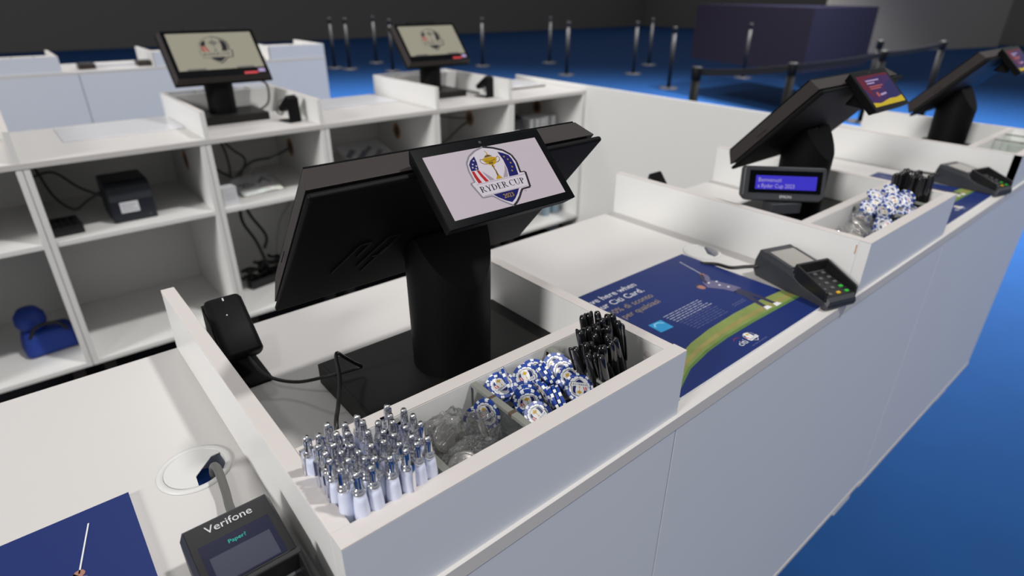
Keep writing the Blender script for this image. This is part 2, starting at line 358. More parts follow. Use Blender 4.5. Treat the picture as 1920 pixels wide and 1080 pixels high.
def emblem(mb, O, ex, ey, k, C, st=.002, fine=True):
    """winged-shield golf cup emblem, drawn .73 high for k = 1"""
    e1, e2 = ex*k, ey*k; L = [0]
    def lay(): L[0] += st; return L[0]
    Pl = lambda pts, c, l: mb.poly(pts, O, e1, e2, C[c], l)
    outer = [(0, .366), (-.119, .336), (-.222, .285), (-.29, .212), (-.312, .12), (-.312, -.018), (-.366, -.022), (-.315, -.200), (-.192, -.203), (-.12, -.275), (-.045, -.335), (0, -.366),
             (.06, -.335), (.125, -.285), (.175, -.235), (.213, -.205), (.325, -.202), (.367, -.022), (.300, -.018), (.325, .12), (.307, .209), (.23, .285), (.12, .334)]
    l = lay()
    cx = sum(p[0] for p in outer)/len(outer)
    n = len(outer)
    for i in range(n):   # thin outline ribbon: pale on the left, dark on the right
        a, b = outer[i], outer[(i+1) % n]
        c = 'edge' if (a[0]+b[0]) < 0.0 else 'dark'
        ribbon(mb, [a, b], .020 if c == 'edge' else .026, O, e1, e2, C[c], l)
    l = lay()
    # the white body as a fan of quads about its middle
    ins = [(a*.955, b*.965) for a, b in outer]
    for i in range(n):
        Pl([(0, 0), ins[(i+1) % n], ins[i]], 'white', l)
    l = lay()
    Pl([(-.160, .275), (-.233, .235), (-.272, .190), (-.285, .113), (-.190, .112), (-.166, .20)], 'navy', l)
    for i, (t0, t1) in enumerate(((0, .34), (.34, .67), (.67, 1))):
        a0 = (-.285+.095*t0, .108); a1 = (-.285+.095*t1, .108); b0 = (-.275+.135*t0, -.036); b1 = (-.275+.135*t1, -.036)
        if i != 1: Pl([a0, ((a0[0]+b0[0])/2-.006, .04), b0, b1, ((a1[0]+b1[0])/2-.006, .04), a1], 'red', l)
    Pl([(.150, .278), (.168, .165), (.160, .055), (.133, -.036), (.258, -.036), (.286, .09), (.284, .16), (.268, .212), (.215, .248)], 'navy', l)
    Pl([(-.175, -.192), (-.135, -.236), (-.063, -.292), (0, -.326), (.063, -.292), (.12, -.245), (.173, -.192)], 'navy', l)
    # soft shading of the cup field and rim lines of the banner
    if fine:
        ribbon(mb, [(-.305, -.046), (.345, -.046)], .006, O, e1, e2, C['shade'], l)
        ribbon(mb, [(-.29, -.186), (.30, -.186)], .006, O, e1, e2, C['shade'], l)
        Pl([(.05, -.034), (.118, -.034), (.15, .05), (.155, .12), (.12, .05)], 'shade', l)
        Pl([(-.125, -.034), (-.06, -.034), (-.11, .03), (-.165, .09)], 'shade', l)
    l = lay()
    Pl([(-.085, .225), (-.078, .190), (-.045, .150), (-.018, .138), (.028, .138), (.058, .150), (.090, .190), (.098, .215), (.05, .232), (-.03, .236)], 'gold', l)   # bowl
    Pl([(-.055, .236), (-.02, .262), (.02, .264), (.062, .238)], 'gold2', l)                                        # lid
    ribbon(mb, [(.003, .262), (.010, .285), (.002, .30), (-.008, .318)], lambda t: .016-.008*t, O, e1, e2, C['gold'], l)   # figure on the lid
    for sgn, off in ((-1, -.082), (1, .095)):
        ribbon(mb, [(off, .214), (off+sgn*.028, .226), (off+sgn*.040, .206), (off+sgn*.030, .178), (off-sgn*.005, .160), (off-sgn*.03, .158)], .008, O, e1, e2, C['gold2'], l)
    ribbon(mb, [(.004, .14), (.000, .125), (.004, .112), (.001, .09), (.007, .06), (.003, .03), (.004, .0)], lambda t: .026-.012*sin(pi*t), O, e1, e2, C['gold2'], l)
    Pl([(-.018, .112), (.026, .112), (.026, .122), (-.018, .122)], 'gold', l)
    Pl([(-.045, -.036), (.045, -.036), (.034, -.018), (.015, .008), (-.010, .008), (-.032, -.018)], 'gold', l)
    if fine:
        l2 = lay()
        ribbon(mb, [(-.06, .196), (0, .182), (.07, .196)], .007, O, e1, e2, C['gold2'], l2)
        Pl([(-.03, .155), (.02, .15), (.03, .172), (-.035, .172)], 'gold2', l2)
        for a, b in ((-.195, .225), (-.228, .186), (-.196, .160), (-.248, .150), (-.215, .130)): Pl(star(a, b, .014), 'white', l2)
        for a, b in ((.198, .205), (.228, .165), (.240, .118), (.232, .068), (.205, .025)): Pl(star(a, b, .015), 'gold', l2)
        serif(mb, 'RYDER CUP', -.298, -.148, .070, .592, O, e1, e2, C['txt'], l2)
        mb.text('2023', Vector(O)+e1*(.0)+e2*(-.264), e1, e2, .070, C['gold'], l2, 'c')
        mb.text('TM', Vector(O)+e1*(.218)+e2*(-.245), e1, e2, .022, C['dark'], l2)
    else:
        serif(mb, 'RYDER CUP', -.298, -.150, .074, .592, O, e1, e2, C['txt'], lay())

# ================================================================ the place
# carpet
m = MB(); m.box(-60, 420, -80, 420, FL-.3, FL, CARPET)
tag(m.build('floor'), kind='structure')
m = MB(); m.box(-100, 420, 330, 332, FL, 40, HALLW); tag(m.build('wall_back'), kind='structure')
m = MB(); m.box(420, 422, -80, 330, FL, 40, HALLW); tag(m.build('wall_right'), kind='structure')

m = MB(); m.box(-60, 25.0, 5.0, 27.0, 0, .03, mat('floor_shade_dark', (.004, .0045, .007), .8, spec=.15, bump=.4, bscale=300)); tag(m.build('floor_staff_aisle_shade', None, (0, 0, FL)), kind='structure')  # dark sheet over the carpet, put in for shade between and under the rows
BW = .18      # board thickness
def board(mb, x0, x1, y0, y1, z0, z1, m=WHITE): mb.box(x0, x1, y0, y1, z0, z1, m)

def cabinet(x0, x1, yf, sgn, label, group, mid_upright=None, has_back=True, holes=()):
    """open shelving unit; yf is the open (staff) side, sgn = +1 when the customer side lies at larger y"""
    yb = yf+sgn*5.76; ya, yz = min(yf, yb), max(yf, yb)
    t = thing('shelving_cabinet', label, 'cabinet', ((x0+x1)/2, (ya+yz)/2, FL), 0, group)
    cx, cy = (x0+x1)/2, (ya+yz)/2
    X0, X1, Y0, Y1 = x0-cx, x1-cx, ya-cy, yz-cy; Z = lambda z: z-FL
    def part(name, bx, mt=WHITE, bev=.012):
        mb = MB(); mb.box(*bx, mt); return mb.build(name, t, (0, 0, 0), bevel=bev)
    l = part('side_panel', (X0, X0+BW, Y0, Y1, Z(-7.65), Z(-.2)))
    r = part('side_panel', (X1-BW, X1, Y0, Y1, Z(-7.65), Z(-.2)))
    yi = (Y1-BW, Y1) if sgn > 0 else (Y0, Y0+BW)
    part('back_panel', (X0+BW, X1-BW, yi[0], yi[1], Z(-7.65), Z(-.2)))
    sy = (Y0, Y1-BW) if sgn > 0 else (Y0+BW, Y1)
    part('shelf', (X0+BW, X1-BW, sy[0]+.02, sy[1], Z(-2.93), Z(-2.75)))
    part('shelf', (X0+BW, X1-BW, sy[0], sy[1], Z(-7.65), Z(-7.47)))
    for fx in (X0+.3, X1-.7):
        for fy in (Y0+.6, Y1-1.0):
            part('foot', (fx, fx+.4, fy, fy+.4, 0, Z(-7.65)), GAPM, 0)  # feet coloured dark like the shade under the cabinet
    for side, y, z in holes:     # sawn cable hole with bare chipboard rim in a side panel
        xx = X1-BW if side > 0 else X0+BW
        mb = MB()
        n = 24; s_ = -1 if side > 0 else 1
        a = [(xx+s_*.012, y-cy+.38*cos(2*pi*i/n), Z(z)+.42*sin(2*pi*i/n)) for i in range(n)]
        b = [(xx+s_*.012, y-cy+.24*cos(2*pi*i/n), Z(z)+.27*sin(2*pi*i/n)) for i in range(n)]
        mb.add(a+b, [(i, (i+1) % n, (i+1) % n+n, i+n) for i in range(n)], CORE)
        mb.add([(p[0]-s_*.002, p[1], p[2]) for p in b], [tuple(range(n))], GAPM)  # dark disc painted as the shade inside the hole
        tag(mb.build('cable_hole', t, (0, 0, 0)), 'round cable hole with bare brown chipboard rim')
    return t

def worktop(x0, x1, y0, y1, label, holes=()):
    cx, cy = (x0+x1)/2, (y0+y1)/2; mb = MB()
    if not holes: mb.box(x0-cx, x1-cx, y0-cy, y1-cy, -.2, 0, TOPM)
    else:   # slab with round grommet holes, built strip by strip
        ys = holes[0][1]; q = .45; xs = [x0]+[v for h in holes for v in (h[0]-q, h[0]+q)]+[x1]; n = 32
        V = []; F = []
        def face(pts): k = len(V); V.extend([(a-cx, b-cy, c) for a, b, c in pts]); F.append(tuple(range(k, k+len(pts))))
        for z, up_ in ((0, 1), (-.2, 0)):
            for i in range(len(xs)-1):
                a, b = xs[i], xs[i+1]
                for c, d in ((y0, ys-q), (ys-q, ys+q), (ys+q, y1)):
                    if i % 2 and c == ys-q: continue
                    p = [(a, c, z), (b, c, z), (b, d, z), (a, d, z)]; face(p if up_ else p[::-1])
        for hx, hy in holes:
            for i in range(n):
                A, B = 2*pi*i/n, 2*pi*(i+1)/n
                sq = lambda t: (q*cos(t)/max(abs(cos(t)), abs(sin(t))), q*sin(t)/max(abs(cos(t)), abs(sin(t))))
                for z, up_ in ((0, 1), (-.2, 0)):
                    p = [(hx+.33*cos(A), hy+.33*sin(A), z), (hx+sq(A)[0], hy+sq(A)[1], z), (hx+sq(B)[0], hy+sq(B)[1], z), (hx+.33*cos(B), hy+.33*sin(B), z)]; face(p if up_ else p[::-1])
                face([(hx+.33*cos(A), hy+.33*sin(A), 0), (hx+.33*cos(B), hy+.33*sin(B), 0), (hx+.33*cos(B), hy+.33*sin(B), -.2), (hx+.33*cos(A), hy+.33*sin(A), -.2)])
        face([(x0, y0, -.2), (x1, y0, -.2), (x1, y0, 0), (x0, y0, 0)]); face([(x1, y1, -.2), (x0, y1, -.2), (x0, y1, 0), (x1, y1, 0)])
        face([(x1, y0, -.2), (x1, y1, -.2), (x1, y1, 0), (x1, y0, 0)]); face([(x0, y1, -.2), (x0, y0, -.2), (x0, y0, 0), (x0, y1, 0)])
        mb.add(V, F, TOPM)
        return tag(mb.build('worktop', None, (cx, cy, 0)), label, 'counter top')
    return tag(mb.build('worktop', None, (cx, cy, 0), bevel=.012), label, 'counter top')

def enclosure(x0, x1, yc, sgn, label, group=None, tray=True):
    """raised white surround for a till: two dividers, a front board, an inner board and clear acrylic dividers.
    sgn=+1: customers at small y (front row); -1: customers at large y"""
    t = thing('till_enclosure', label, 'counter box', ((x0+x1)/2, yc+sgn*3.0, 0), 0 if sgn > 0 else pi, group)
    h = (x1-x0)/2
    def part(name, bx, mt=WHITE, bev=.012, lab=None):
        mb = MB(); mb.box(*bx, mt); o = mb.build(name, t, (0, 0, 0), bevel=bev)
        if lab: o['label'] = lab
        return o
    # local y: -3 = counter front edge, +3 = staff edge
    for a, b in ((-h, -h+BW), (h-BW-.02, h-.02)):
        mb = MB(); mb.box(a, b, -2.75, 3, 0, .985, WHITE); mb.box(a, b, -2.75, 3, .985, 1, EDGE)
        mb.build('divider', t, (0, 0, 0), bevel=.006)
    mb = MB(); mb.box(-h, h, -2.95, -2.752, 0, .985, FRONT); mb.box(-h, h, -2.95, -2.752, .985, 1, EDGE); mb.box(-h, -h+.004, -2.95, -2.755, 0, .98, WHITE)
    mb.build('front_panel', t, (0, 0, 0), bevel=.005)
    if 5 < x0 < 15 and sgn > 0:
        mb = MB(); mb.box(-h-.003, -h+.002, -2.735, -2.715, .72, .90, CORE); tag(mb.build('chipped_edge', t, (0, 0, 0)), 'small brown chip in the white edge')
    mb = MB(); mb.lathe([(0, .003), (.055, .003), (.06, 0)], EDGE, 20, (h-BW-.022, -2.52, .80), -EX); mb.build('screw_cap', t, (0, 0, 0))
    # inner tray board
    mb = MB(); mb.box(-h+BW+.002, h-BW-.022, -1.76, -1.575, 0, .985, WHITE); mb.box(-h+BW+.002, h-BW-.022, -1.76, -1.575, .985, 1, EDGE)
    mb.build('inner_panel', t, (0, 0, 0), bevel=.006)
    mb = MB(); mb.box(-h+.185, h-.205, -2.745, -1.765, 0, .03, WHITE); mb.build('tray_floor', t, (0, 0, 0))
    for i, ax in enumerate((-h+1.16, -h+2.19, -h+3.37)):
        mb = MB(); mb.box(ax-.035, ax+.035, -2.74, -1.77, .03, .93, ACRG)
        mb.box(ax-.04, ax+.04, -2.74, -1.77, .93, .97, ACRE)
        if i == 1:
            mb.box(ax-.041, ax+.041, -2.14, -2.10, .929, .972, GLUE); mb.box(ax-.041, ax+.041, -2.49, -2.44, .929, .972, GLUE)
        if i == 0 and sgn > 0 and x0 > 5: continue
        tag(mb.build('acrylic_divider', t, (0, 0, 0)), 'clear acrylic divider with polished edge')
    return t

# ---- front row -------------------------------------------------
FX = [(-5.56, 0), (0, 4.62), (4.62, 10.16), (10.16, 14.78), (14.78, 20.32), (20.32, 24.94)]
nm = ['left end of the front row', 'under the nearest till', 'under the golf poster', 'under the till with the blue text display', 'under the second card reader', 'at the far right end of the front row']
for (a, b), n in zip(FX, nm):
    cabinet(a+.01, b-.01, 5.95, -1, 'white shelving cabinet of the front counter, '+n, 'cabinets of the front counter')
worktop(-5.56, 24.94, .0, 6.0, 'long white worktop of the near counter', ((-.52, 3.02), (9.62, 3.02)))
# facade panels, two seams
for a, b, n in ((-5.56, 4.59, 'left of the seam below the near box corner'), (4.61, 14.98, 'in the middle, below the golf poster'), (15.0, 24.94, 'on the far right, past the pale seam')):
    mb = MB(); cx = (a+b)/2; zb = -7.62 if a < 15 else -7.72
    mb.box(a-cx, b-cx, -.08, .08, zb, -.205, FRONT); mb.box(a-cx, b-cx, -.09, .08, zb-.16, zb, EDGE)
    tag(mb.build('facade_panel', None, (cx, .09, 0), bevel=.01), 'pale bounce-tinted front panel of near counter '+n, 'counter panel', 'front panels of the near counter')
for a in (4.2, 15.0, 23.9):
    mb = MB(); mb.box(-.55, .55, -.1, .1, 0, 1.45, WHITE)
    tag(mb.build('plinth_block', None, (a+.5, .45, FL), bevel=.02), {4.2: 'white plinth block under the near counter front by the first seam', 15.0: 'white plinth block under the near counter front by the pale seam', 23.9: 'white plinth block under the far right end of the near counter'}[a], 'plinth block')
enclosure(0, 4.62, 0, 1, 'white box around the nearest till with pens and chips in its tray')
enclosure(10.16, 14.78, 0, 1, 'white box around the second till, with blue text display')
enclosure(20.32, 24.94, 0, 1, 'white box around the third till at the right edge')

# ---- end wall joining the rows
mb = MB(); mb.box(-.09, .09, -10.6, 10.6, FL+.02-FL, .25-FL, WHITE)
tag(mb.build('wall_right_low', None, (25.05, 16.62, FL), bevel=.012), kind='structure')

# ---- back row ---------------------------------------------------
BX = [(-5.6, -1.0), (-1.0, 4.5), (4.5, 9.2), (9.2, 14.76), (14.76, 19.42), (19.42, 24.94)]
bl = ['at the left edge behind the printer shelf', 'holding the receipt printer in front', 'under the back till with the lit emblem screen', 'with the navy leaflet bag', 'under the second back till', 'in the corner by the low wall']
bh = [(), ((1, 23.94, -1.31),), ((1, 24.81, -1.62),), ((1, 24.52, -1.53),), ((1, 24.44, -1.42),), ((1, 24.87, -1.42),)]
for (a, b), n, hs in zip(BX, bl, bh):
    cabinet(a+.01, b-.01, 21.0, 1, 'open white cabinet of the back counter, '+n, 'cabinets of the back counter', holes=hs)
# extra upright in the lower storey of the left cabinet is the side panel at -1.0
worktop(-5.6, 24.94, 20.98, 27.0, 'long white worktop of the back counter with two tills')
mb = MB(); mb.box(-15.27, 15.27, -.08, .08, -7.62, -.205, FRONT); tag(mb.build('facade_panel', None, (9.67, 26.9, 0), bevel=.01), 'customer side panel of the back counter', 'counter panel')
enclosure(-5.6, -1.0, 27.0, -1, 'white box on the back counter at the far left edge')
enclosure(4.5, 9.2, 27.0, -1, 'white box around the back till with the lit emblem screen')
enclosure(14.76, 19.42, 27.0, -1, 'white box around the second back till')

# ---- third counter, far left ------------------------------------
for a, b, n in ((-12, 3.84, 'left of its seam'), (3.88, 21.5, 'right of its seam')):
    mb = MB(); cx = (a+b)/2; mb.box(a-cx, b-cx, -.09, .09, -7.6, -.2, FRONT)
    tag(mb.build('facade_panel', None, (cx, 48.09, 0), bevel=.012), 'pale bounce-tinted front panel of the rear counter, '+n, 'counter panel', 'front panels of the rear counter')
worktop(-12, 21.5, 48.0, 54, 'white worktop of the rear counter, top left of the photo')
for (a, b), n in (((-12, 3.8), 'left'), ((3.9, 12.6), 'middle'), ((12.7, 21.5), 'right')):
    cabinet(a, b, 54.05, -1, 'white cabinet of the rear counter, its '+n+' unit', 'cabinets of the rear counter')
enclosure(-1.6, 3.0, 48, 1, 'white box on the rear counter, at the left edge')
enclosure(8.6, 13.2, 48, 1, 'white box on the rear counter behind the emblem monitor')
enclosure(16.9, 21.5, 48, 1, 'white box at the right end of the rear counter')

# ================================================================ tills
def till(label, loc, rotz, screen='logo', group='point of sale tills'):
    t = thing('point_of_sale_till', label, 'till', loc, rotz, group)
    m = MB(); m.box(-1.55, 1.55, -1.05, 1.05, 0, .31, BLKM); m.box(-1.5, 1.5, -1.0, 1.0, .31, .315, BLKM)
    m.build('base', t, (0, 0, 0), bevel=.035, seg=3)
    # column: round, its head cut by the sloping facet and by the monitor's back
    R = .56; tilt = .722
    mc = Vector((-.16, -.17, 2.41)); upv = Vector((0, -sin(tilt), cos(tilt))); nv = Vector((0, -cos(tilt), -sin(tilt)))
    def ztop(y):
        zf = 1.62+1.5*(y+R)
        zm = mc.z-(y-mc.y)/math.tan(tilt) - .02
        return min(zf, zm)
    m = MB(); n = 56; vs = []; fs = []
    for k in range(9):
        r = R*(1-k/8) if k else R
        for i in range(n):
            a = 2*pi*i/n; vs.append((r*cos(a), r*sin(a), ztop(r*sin(a))))
    base = [(R*.97*cos(2*pi*i/n), R*.97*sin(2*pi*i/n), .31) for i in range(n)]
    for k in range(8):
        for i in range(n): fs.append((k*n+i, k*n+(i+1) % n, (k+1)*n+(i+1) % n, (k+1)*n+i))
    m.add(vs, fs, BLK, False)
    top = vs[:n]
    m.add(base+[Vector(v) for v in top], [(i, (i+1) % n, (i+1) % n+n, i+n) for i in range(n)], BLK, True)
    m.build('column', t, (0, 0, 0))
    # monitor
    W, H = 3.85, 2.42
    m = MB(); m.obox((0, 0, 0), EX*W/2, EY*H/2, EZ*.035, BLK)
    R3 = Matrix((-EX, upv, -nv)).transposed()   # local: x to the staff's right, y up the panel, z towards the staff
    bp = m.build('back_plate', t, mc+(-nv)*.035, bevel=.03, seg=3); setrot(bp, R3)
    # embossed slanted-bar mark on the back (seen mirrored in x: plate faces away)
    m = MB(); zz = -.037
    for (x0, y0, x1, y1) in ((1.36, -.52, 1.12, .02), (1.12, .02, .98, .02), (.98, .02, 1.1, -.26), (1.03, -.52, .77, .04), (.77, .04, .60, .04), (.60, .04, .76, -.36), (.76, -.36, .88, -.36), (.94, -.70, .72, -.2)):
        a, b = Vector((x0, y0, zz)), Vector((x1, y1, zz)); d = (b-a).normalized(); pr = d.cross(EZ)
        m.obox((a+b)/2, d*((b-a).length/2), pr*.016, EZ*.006, EMB)
    o = m.build('embossed_mark', bp, (0, 0, 0))
    m = MB(); m.obox((0, 0, 0), EX*(W/2-.12), EY*(H/2-.10), EZ*.045, TERMD)
    o = m.build('vent_groove', t, mc+(-nv)*.10); setrot(o, R3)
    m = MB()
    a, b = W/2-.03, W/2-.13
    m.hexa([(-a, -H/2+.02, 0), (a, -H/2+.02, 0), (a, H/2-.05, 0), (-a, H/2-.05, 0), (-b, -H/2+.12, .27), (b, -H/2+.12, .27), (b, H/2-.12, .27), (-b, H/2-.12, .27)], BRN)
    m.box(a-.012, a+.002, -.35, -.1, .08, .09, TERMD)
    hs = m.build('monitor_housing', t, mc+(-nv)*.125, bevel=.03, seg=2); setrot(hs, R3)
    # staff-side glass with picture; local z up is the glass normal; from the staff side x runs leftwards
    zt = .272; gx, gy = W/2-.14, H/2-.13
    m = MB(); m.box(-gx, gx, -gy, gy, zt, zt+.03, BEZ); gl = m.build('screen_glass', hs, (0, 0, 0), bevel=.012)
    m = MB(); z = zt+.032; ex2 = EX; ey2 = EY
    if screen:
        m.poly([(-gx+.14, -gy+.30), (gx-.14, -gy+.30), (gx-.14, gy-.14), (-gx+.14, gy-.14)], (0, 0, z), ex2, ey2, E_BEIGE)
        emblem(m, (0, .12, z), ex2, ey2, 1.75, BEI, st=.002, fine=False)
        for q in (-1.0, .9):
            m.poly([(q-.35, -.78), (q+.35, -.78), (q+.35, -.70), (q-.35, -.70)], (0, 0, z), ex2, ey2, E_BEIGED, .002)
        m.poly([(1.35, -gy+.05), (1.62, -gy+.05), (1.62, -gy+.22), (1.35, -gy+.22)], (0, 0, z), ex2, ey2, E_LIL, .002)
        m.poly([(.75, -gy+.0), (1.3, -gy+.0), (1.3, -gy+.10), (.75, -gy+.10)], (0, 0, z), ex2, ey2, PRED, .002)
        m.build('screen_picture', gl, (0, 0, 0))
    # customer display on the top edge
    dt = -.803; dup = Vector((0, sin(-dt), cos(dt))); dn = Vector((0, -cos(dt), -sin(dt)))
    dc = Vector((-.154, -1.241, 3.246)); RD = Matrix((EX, dup, dn)).transposed()
    m = MB(); m.hexa([(-.80, -.42, -.16), (.80, -.42, -.16), (.80, .43, -.16), (-.80, .43, -.16), (-.845, -.452, 0), (.845, -.452, 0), (.845, .472, 0), (-.845, .472, 0)], BLK)
    m.box(-.845, .845, -.452, .472, -.001, .012, BEZ)
    cdp = m.build('customer_display', t, dc+dn*(-.012), bevel=.028, seg=3); setrot(cdp, RD)
    m = MB(); z0 = .0135
    q = [(-.745, -.366), (.745, -.366), (.745, .366), (-.745, .366)]
    if screen == 'ad':
        m.poly(q, (0, 0, z0), EX, EY, E_PURP)
        m.poly([(-.745, .1), (-.45, -.2), (-.45, .366), (-.745, .366)], (0, 0, z0), EX, EY, E_MAR, .001)
        m.poly([(-.745, .25), (.2, .32), (.745, .30), (.745, .366), (-.745, .366)], (0, 0, z0), EX, EY, E_MAR, .0015)
        m.poly([(-.1, -.366), (.745, -.366), (.745, .2), (.3, .1)], (0, 0, z0), EX, EY, E_VIO, .001)
        m.poly([(-.745, -.366), (.745, -.366), (.745, -.22), (.45, -.25), (.1, -.24), (-.4, -.30), (-.745, -.26)], (0, 0, z0), EX, EY, E_YEL, .002)
        for yy, x0, x1, cc in ((.22, -.45, .18, E_LIL), (.16, -.45, -.1, E_LIL), (.08, -.45, .2, E_ORG), (.03, -.45, .05, E_ORG)):
            m.poly([(x0, yy), (x1, yy), (x1, yy+.028), (x0, yy+.028)], (0, 0, z0), EX, EY, cc, .002)
        m.poly(arc(-.28, -.10, .06, .06, 0, 330, 10), (0, 0, z0), EX, EY, E_ORG, .002)
        m.poly([(-.18, -.14), (.12, -.12), (.12, -.08), (-.18, -.10)], (0, 0, z0), EX, EY, E_LIL, .002)
    else:
        m.poly(q, (0, 0, z0), EX, EY, E_PINK)
        emblem(m, (0, 0, z0), EX, EY, 1.0, SCR, st=.0009)
    m.build('display_picture', cdp, (0, 0, 0))
    m = MB(); m.lathe([(.0, .016), (.018, .016), (.018, .012)], LENS, 16, (0, .425, 0)); m.build('camera_lens', cdp, (0, 0, 0))
    m = MB(); m.hexa([(-.45, -1.10, 2.85), (.35, -1.10, 2.85), (.35, -.72, 2.9), (-.45, -.72, 2.9), (-.45, -1.17, 3.10), (.35, -1.17, 3.10), (.35, -.95, 3.27), (-.45, -.95, 3.27)], BLK)
    m.build('display_mount', t, (0, 0, 0), bevel=.02)
    if screen == 'ad':
        m = MB(); m.box(-.50, .40, -.10, -.03, 2.235, 2.275, KGRY); tag(m.build('hinge_strip', t, (0, 0, 0), bevel=.01), 'light grey hinge strip')
    return t

TL = (2.87, 2.66, .0)
till('black till nearest the camera, its customer display showing the gold cup emblem', TL, 0)
till('black till behind the blue text display, its small screen showing a purple and yellow advert', (12.98, 2.74, 0), -.0, 'ad')
till('black till cut by the right edge of the photo', (23.14, 2.66, 0), 0, 'ad')
till('black till on the back counter left, emblem screen facing the camera', (6.30, 24.52, 0), pi)
till('black till on the back counter near its middle, screen cut by the top edge', (16.8, 24.52, 0), pi)

# ================================================================ scanners
def scanner(label, loc, rotz, cable=None):
    t = thing('barcode_scanner', label, 'scanner', loc, rotz, 'barcode scanners')
    # local: staff side +y. base plate, upright plate, sloping body
    m = MB(); m.prism([(-.28, -.42), (.24, -.42), (.28, -.38), (.28, .50), (-.28, .50)], (0, 0, 0), EX, EY, .035, BLK); m.build('base_plate', t, (0, 0, 0), bevel=.01)
    m = MB(); m.hexa([(-.27, .42, .03), (.25, .42, .03), (.25, .50, .03), (-.27, .50, .03), (-.27, .38, 1.0), (.25, .38, 1.0), (.25, .47, 1.0), (-.27, .47, 1.0)], BLK)
    m.hexa([(-.27, -.12, .5), (-.235, -.12, .5), (-.235, .46, .03), (-.27, .46, .03), (-.27, .1, .85), (-.235, .1, .85), (-.235, .44, .98), (-.27, .44, .98)], BLK)
    m.build('stand_plate', t, (0, 0, 0), bevel=.01)
    # body: rounded rectangle section swept
    a = Vector((0, -.30, .46)); b = Vector((0, .44, 1.02)); d = (b-a).normalized(); nn = EX.cross(d).normalized()
    sec = []
    for cx, cz, a0 in ((.17, .05, 0), (-.17, .05, 90), (-.17, -.05, 180), (.17, -.05, 270)):
        for i in range(6):
            an = radians(a0+90*i/5); sec.append((cx+.085*cos(an), cz+.075*sin(an)))
    m = MB(); rings = [(0, .86), (.03, 1), (.5, 1), (.93, 1.0), (.985, .9), (1.0, .7)]; k = len(sec); vs = []; fs = []
    L = (b-a).length
    for f, sc in rings:
        for x, z in sec: vs.append(a+d*(L*f)+EX*(x*sc)+nn*(z*sc-.0))
    for j in range(len(rings)-1):
        for i in range(k): fs.append((j*k+i, j*k+(i+1) % k, (j+1)*k+(i+1) % k, (j+1)*k+i))
    fs += [tuple(range(k))[::-1], tuple(range(len(vs)-k, len(vs)))]
    m.add(vs, fs, BLK, True)
    bd = m.build('scanner_body', t, (0, 0, 0))
    m = MB(); q = a+d*(L*.93)+nn*.127; m.obox(q, EX*.009, d*.022, nn*.003, SILV); m.build('status_light', bd, (0, 0, 0))
    m = MB(); q = a+d*(L*.66)+nn*.127-EX*.03; m.obox(q, EX*.008, d*.008, nn*.003, SILV); m.build('indicator_dot', bd, (0, 0, 0))
    return t
scanner('black barcode scanner on its stand, left of the nearest till', (.57, 4.62, 0), -.02)
scanner('black barcode scanner beside the back till with the emblem screen', (8.35, 22.55, 0), pi+.15)
scanner('black barcode scanner beside the second back till', (18.9, 22.7, 0), pi+.15)
def cable(name, label, pts, r=.03, mt=RUB, group=None):
    o = Vector(pts[0]); m = MB(); m.tube([Vector(p)-o for p in pts], r, mt)
    return tag(m.build(name, None, o), label, 'cable', group)
def ony(u, v, y):
    d = ray(u, v); return CPV+d*((y-CP[1])/d.y)
SCAB = [(.60, 4.32, .44)]+[tuple(onz(u, v, z)) for u, v, z in ((492, 699, .30), (522, 712, .22), (560, 716, .24), (600, 709, .38), (640, 699, .42), (668, 691, .42), (677, 687, .46), (662, 679, .62), (643, 668, .86))]
SCAB += [tuple(ony(u, v, y)) for u, v, y in ((632, 662, 2.62), (631, 674, 2.52), (636, 700, 2.36), (637, 726, 2.20), (634, 762, 1.92), (631, 802, 1.60))]+[(.68, 1.50, .45), (.66, 1.50, .05)]
cable('scanner_cable', 'black cable looping from the scanner over the till base into the pen tray',
      SCAB, .024)
cable('scanner_cable', 'grey cable rising behind the scanner of the emblem till', [(7.75, 24.6, .2), (8.3, 24.7, .5), (8.45, 24.9, 1.2), (8.1, 24.9, 1.5)], .05, GCABLE)
cable('scanner_cable', 'thin looped cable hanging at the scanner of the emblem till', [(8.2, 22.7, .9), (7.95, 22.6, .7), (7.9, 22.6, .4), (8.1, 22.6, .3), (8.2, 22.7, .55)], .03, GCABLE)
cable('scanner_cable', 'grey cable bowing between the second back till and its scanner', [(17.9, 25.2, .2), (18.5, 25.3, .15), (19.0, 24.6, .12), (19.1, 23.4, .1)], .05, GCABLE)

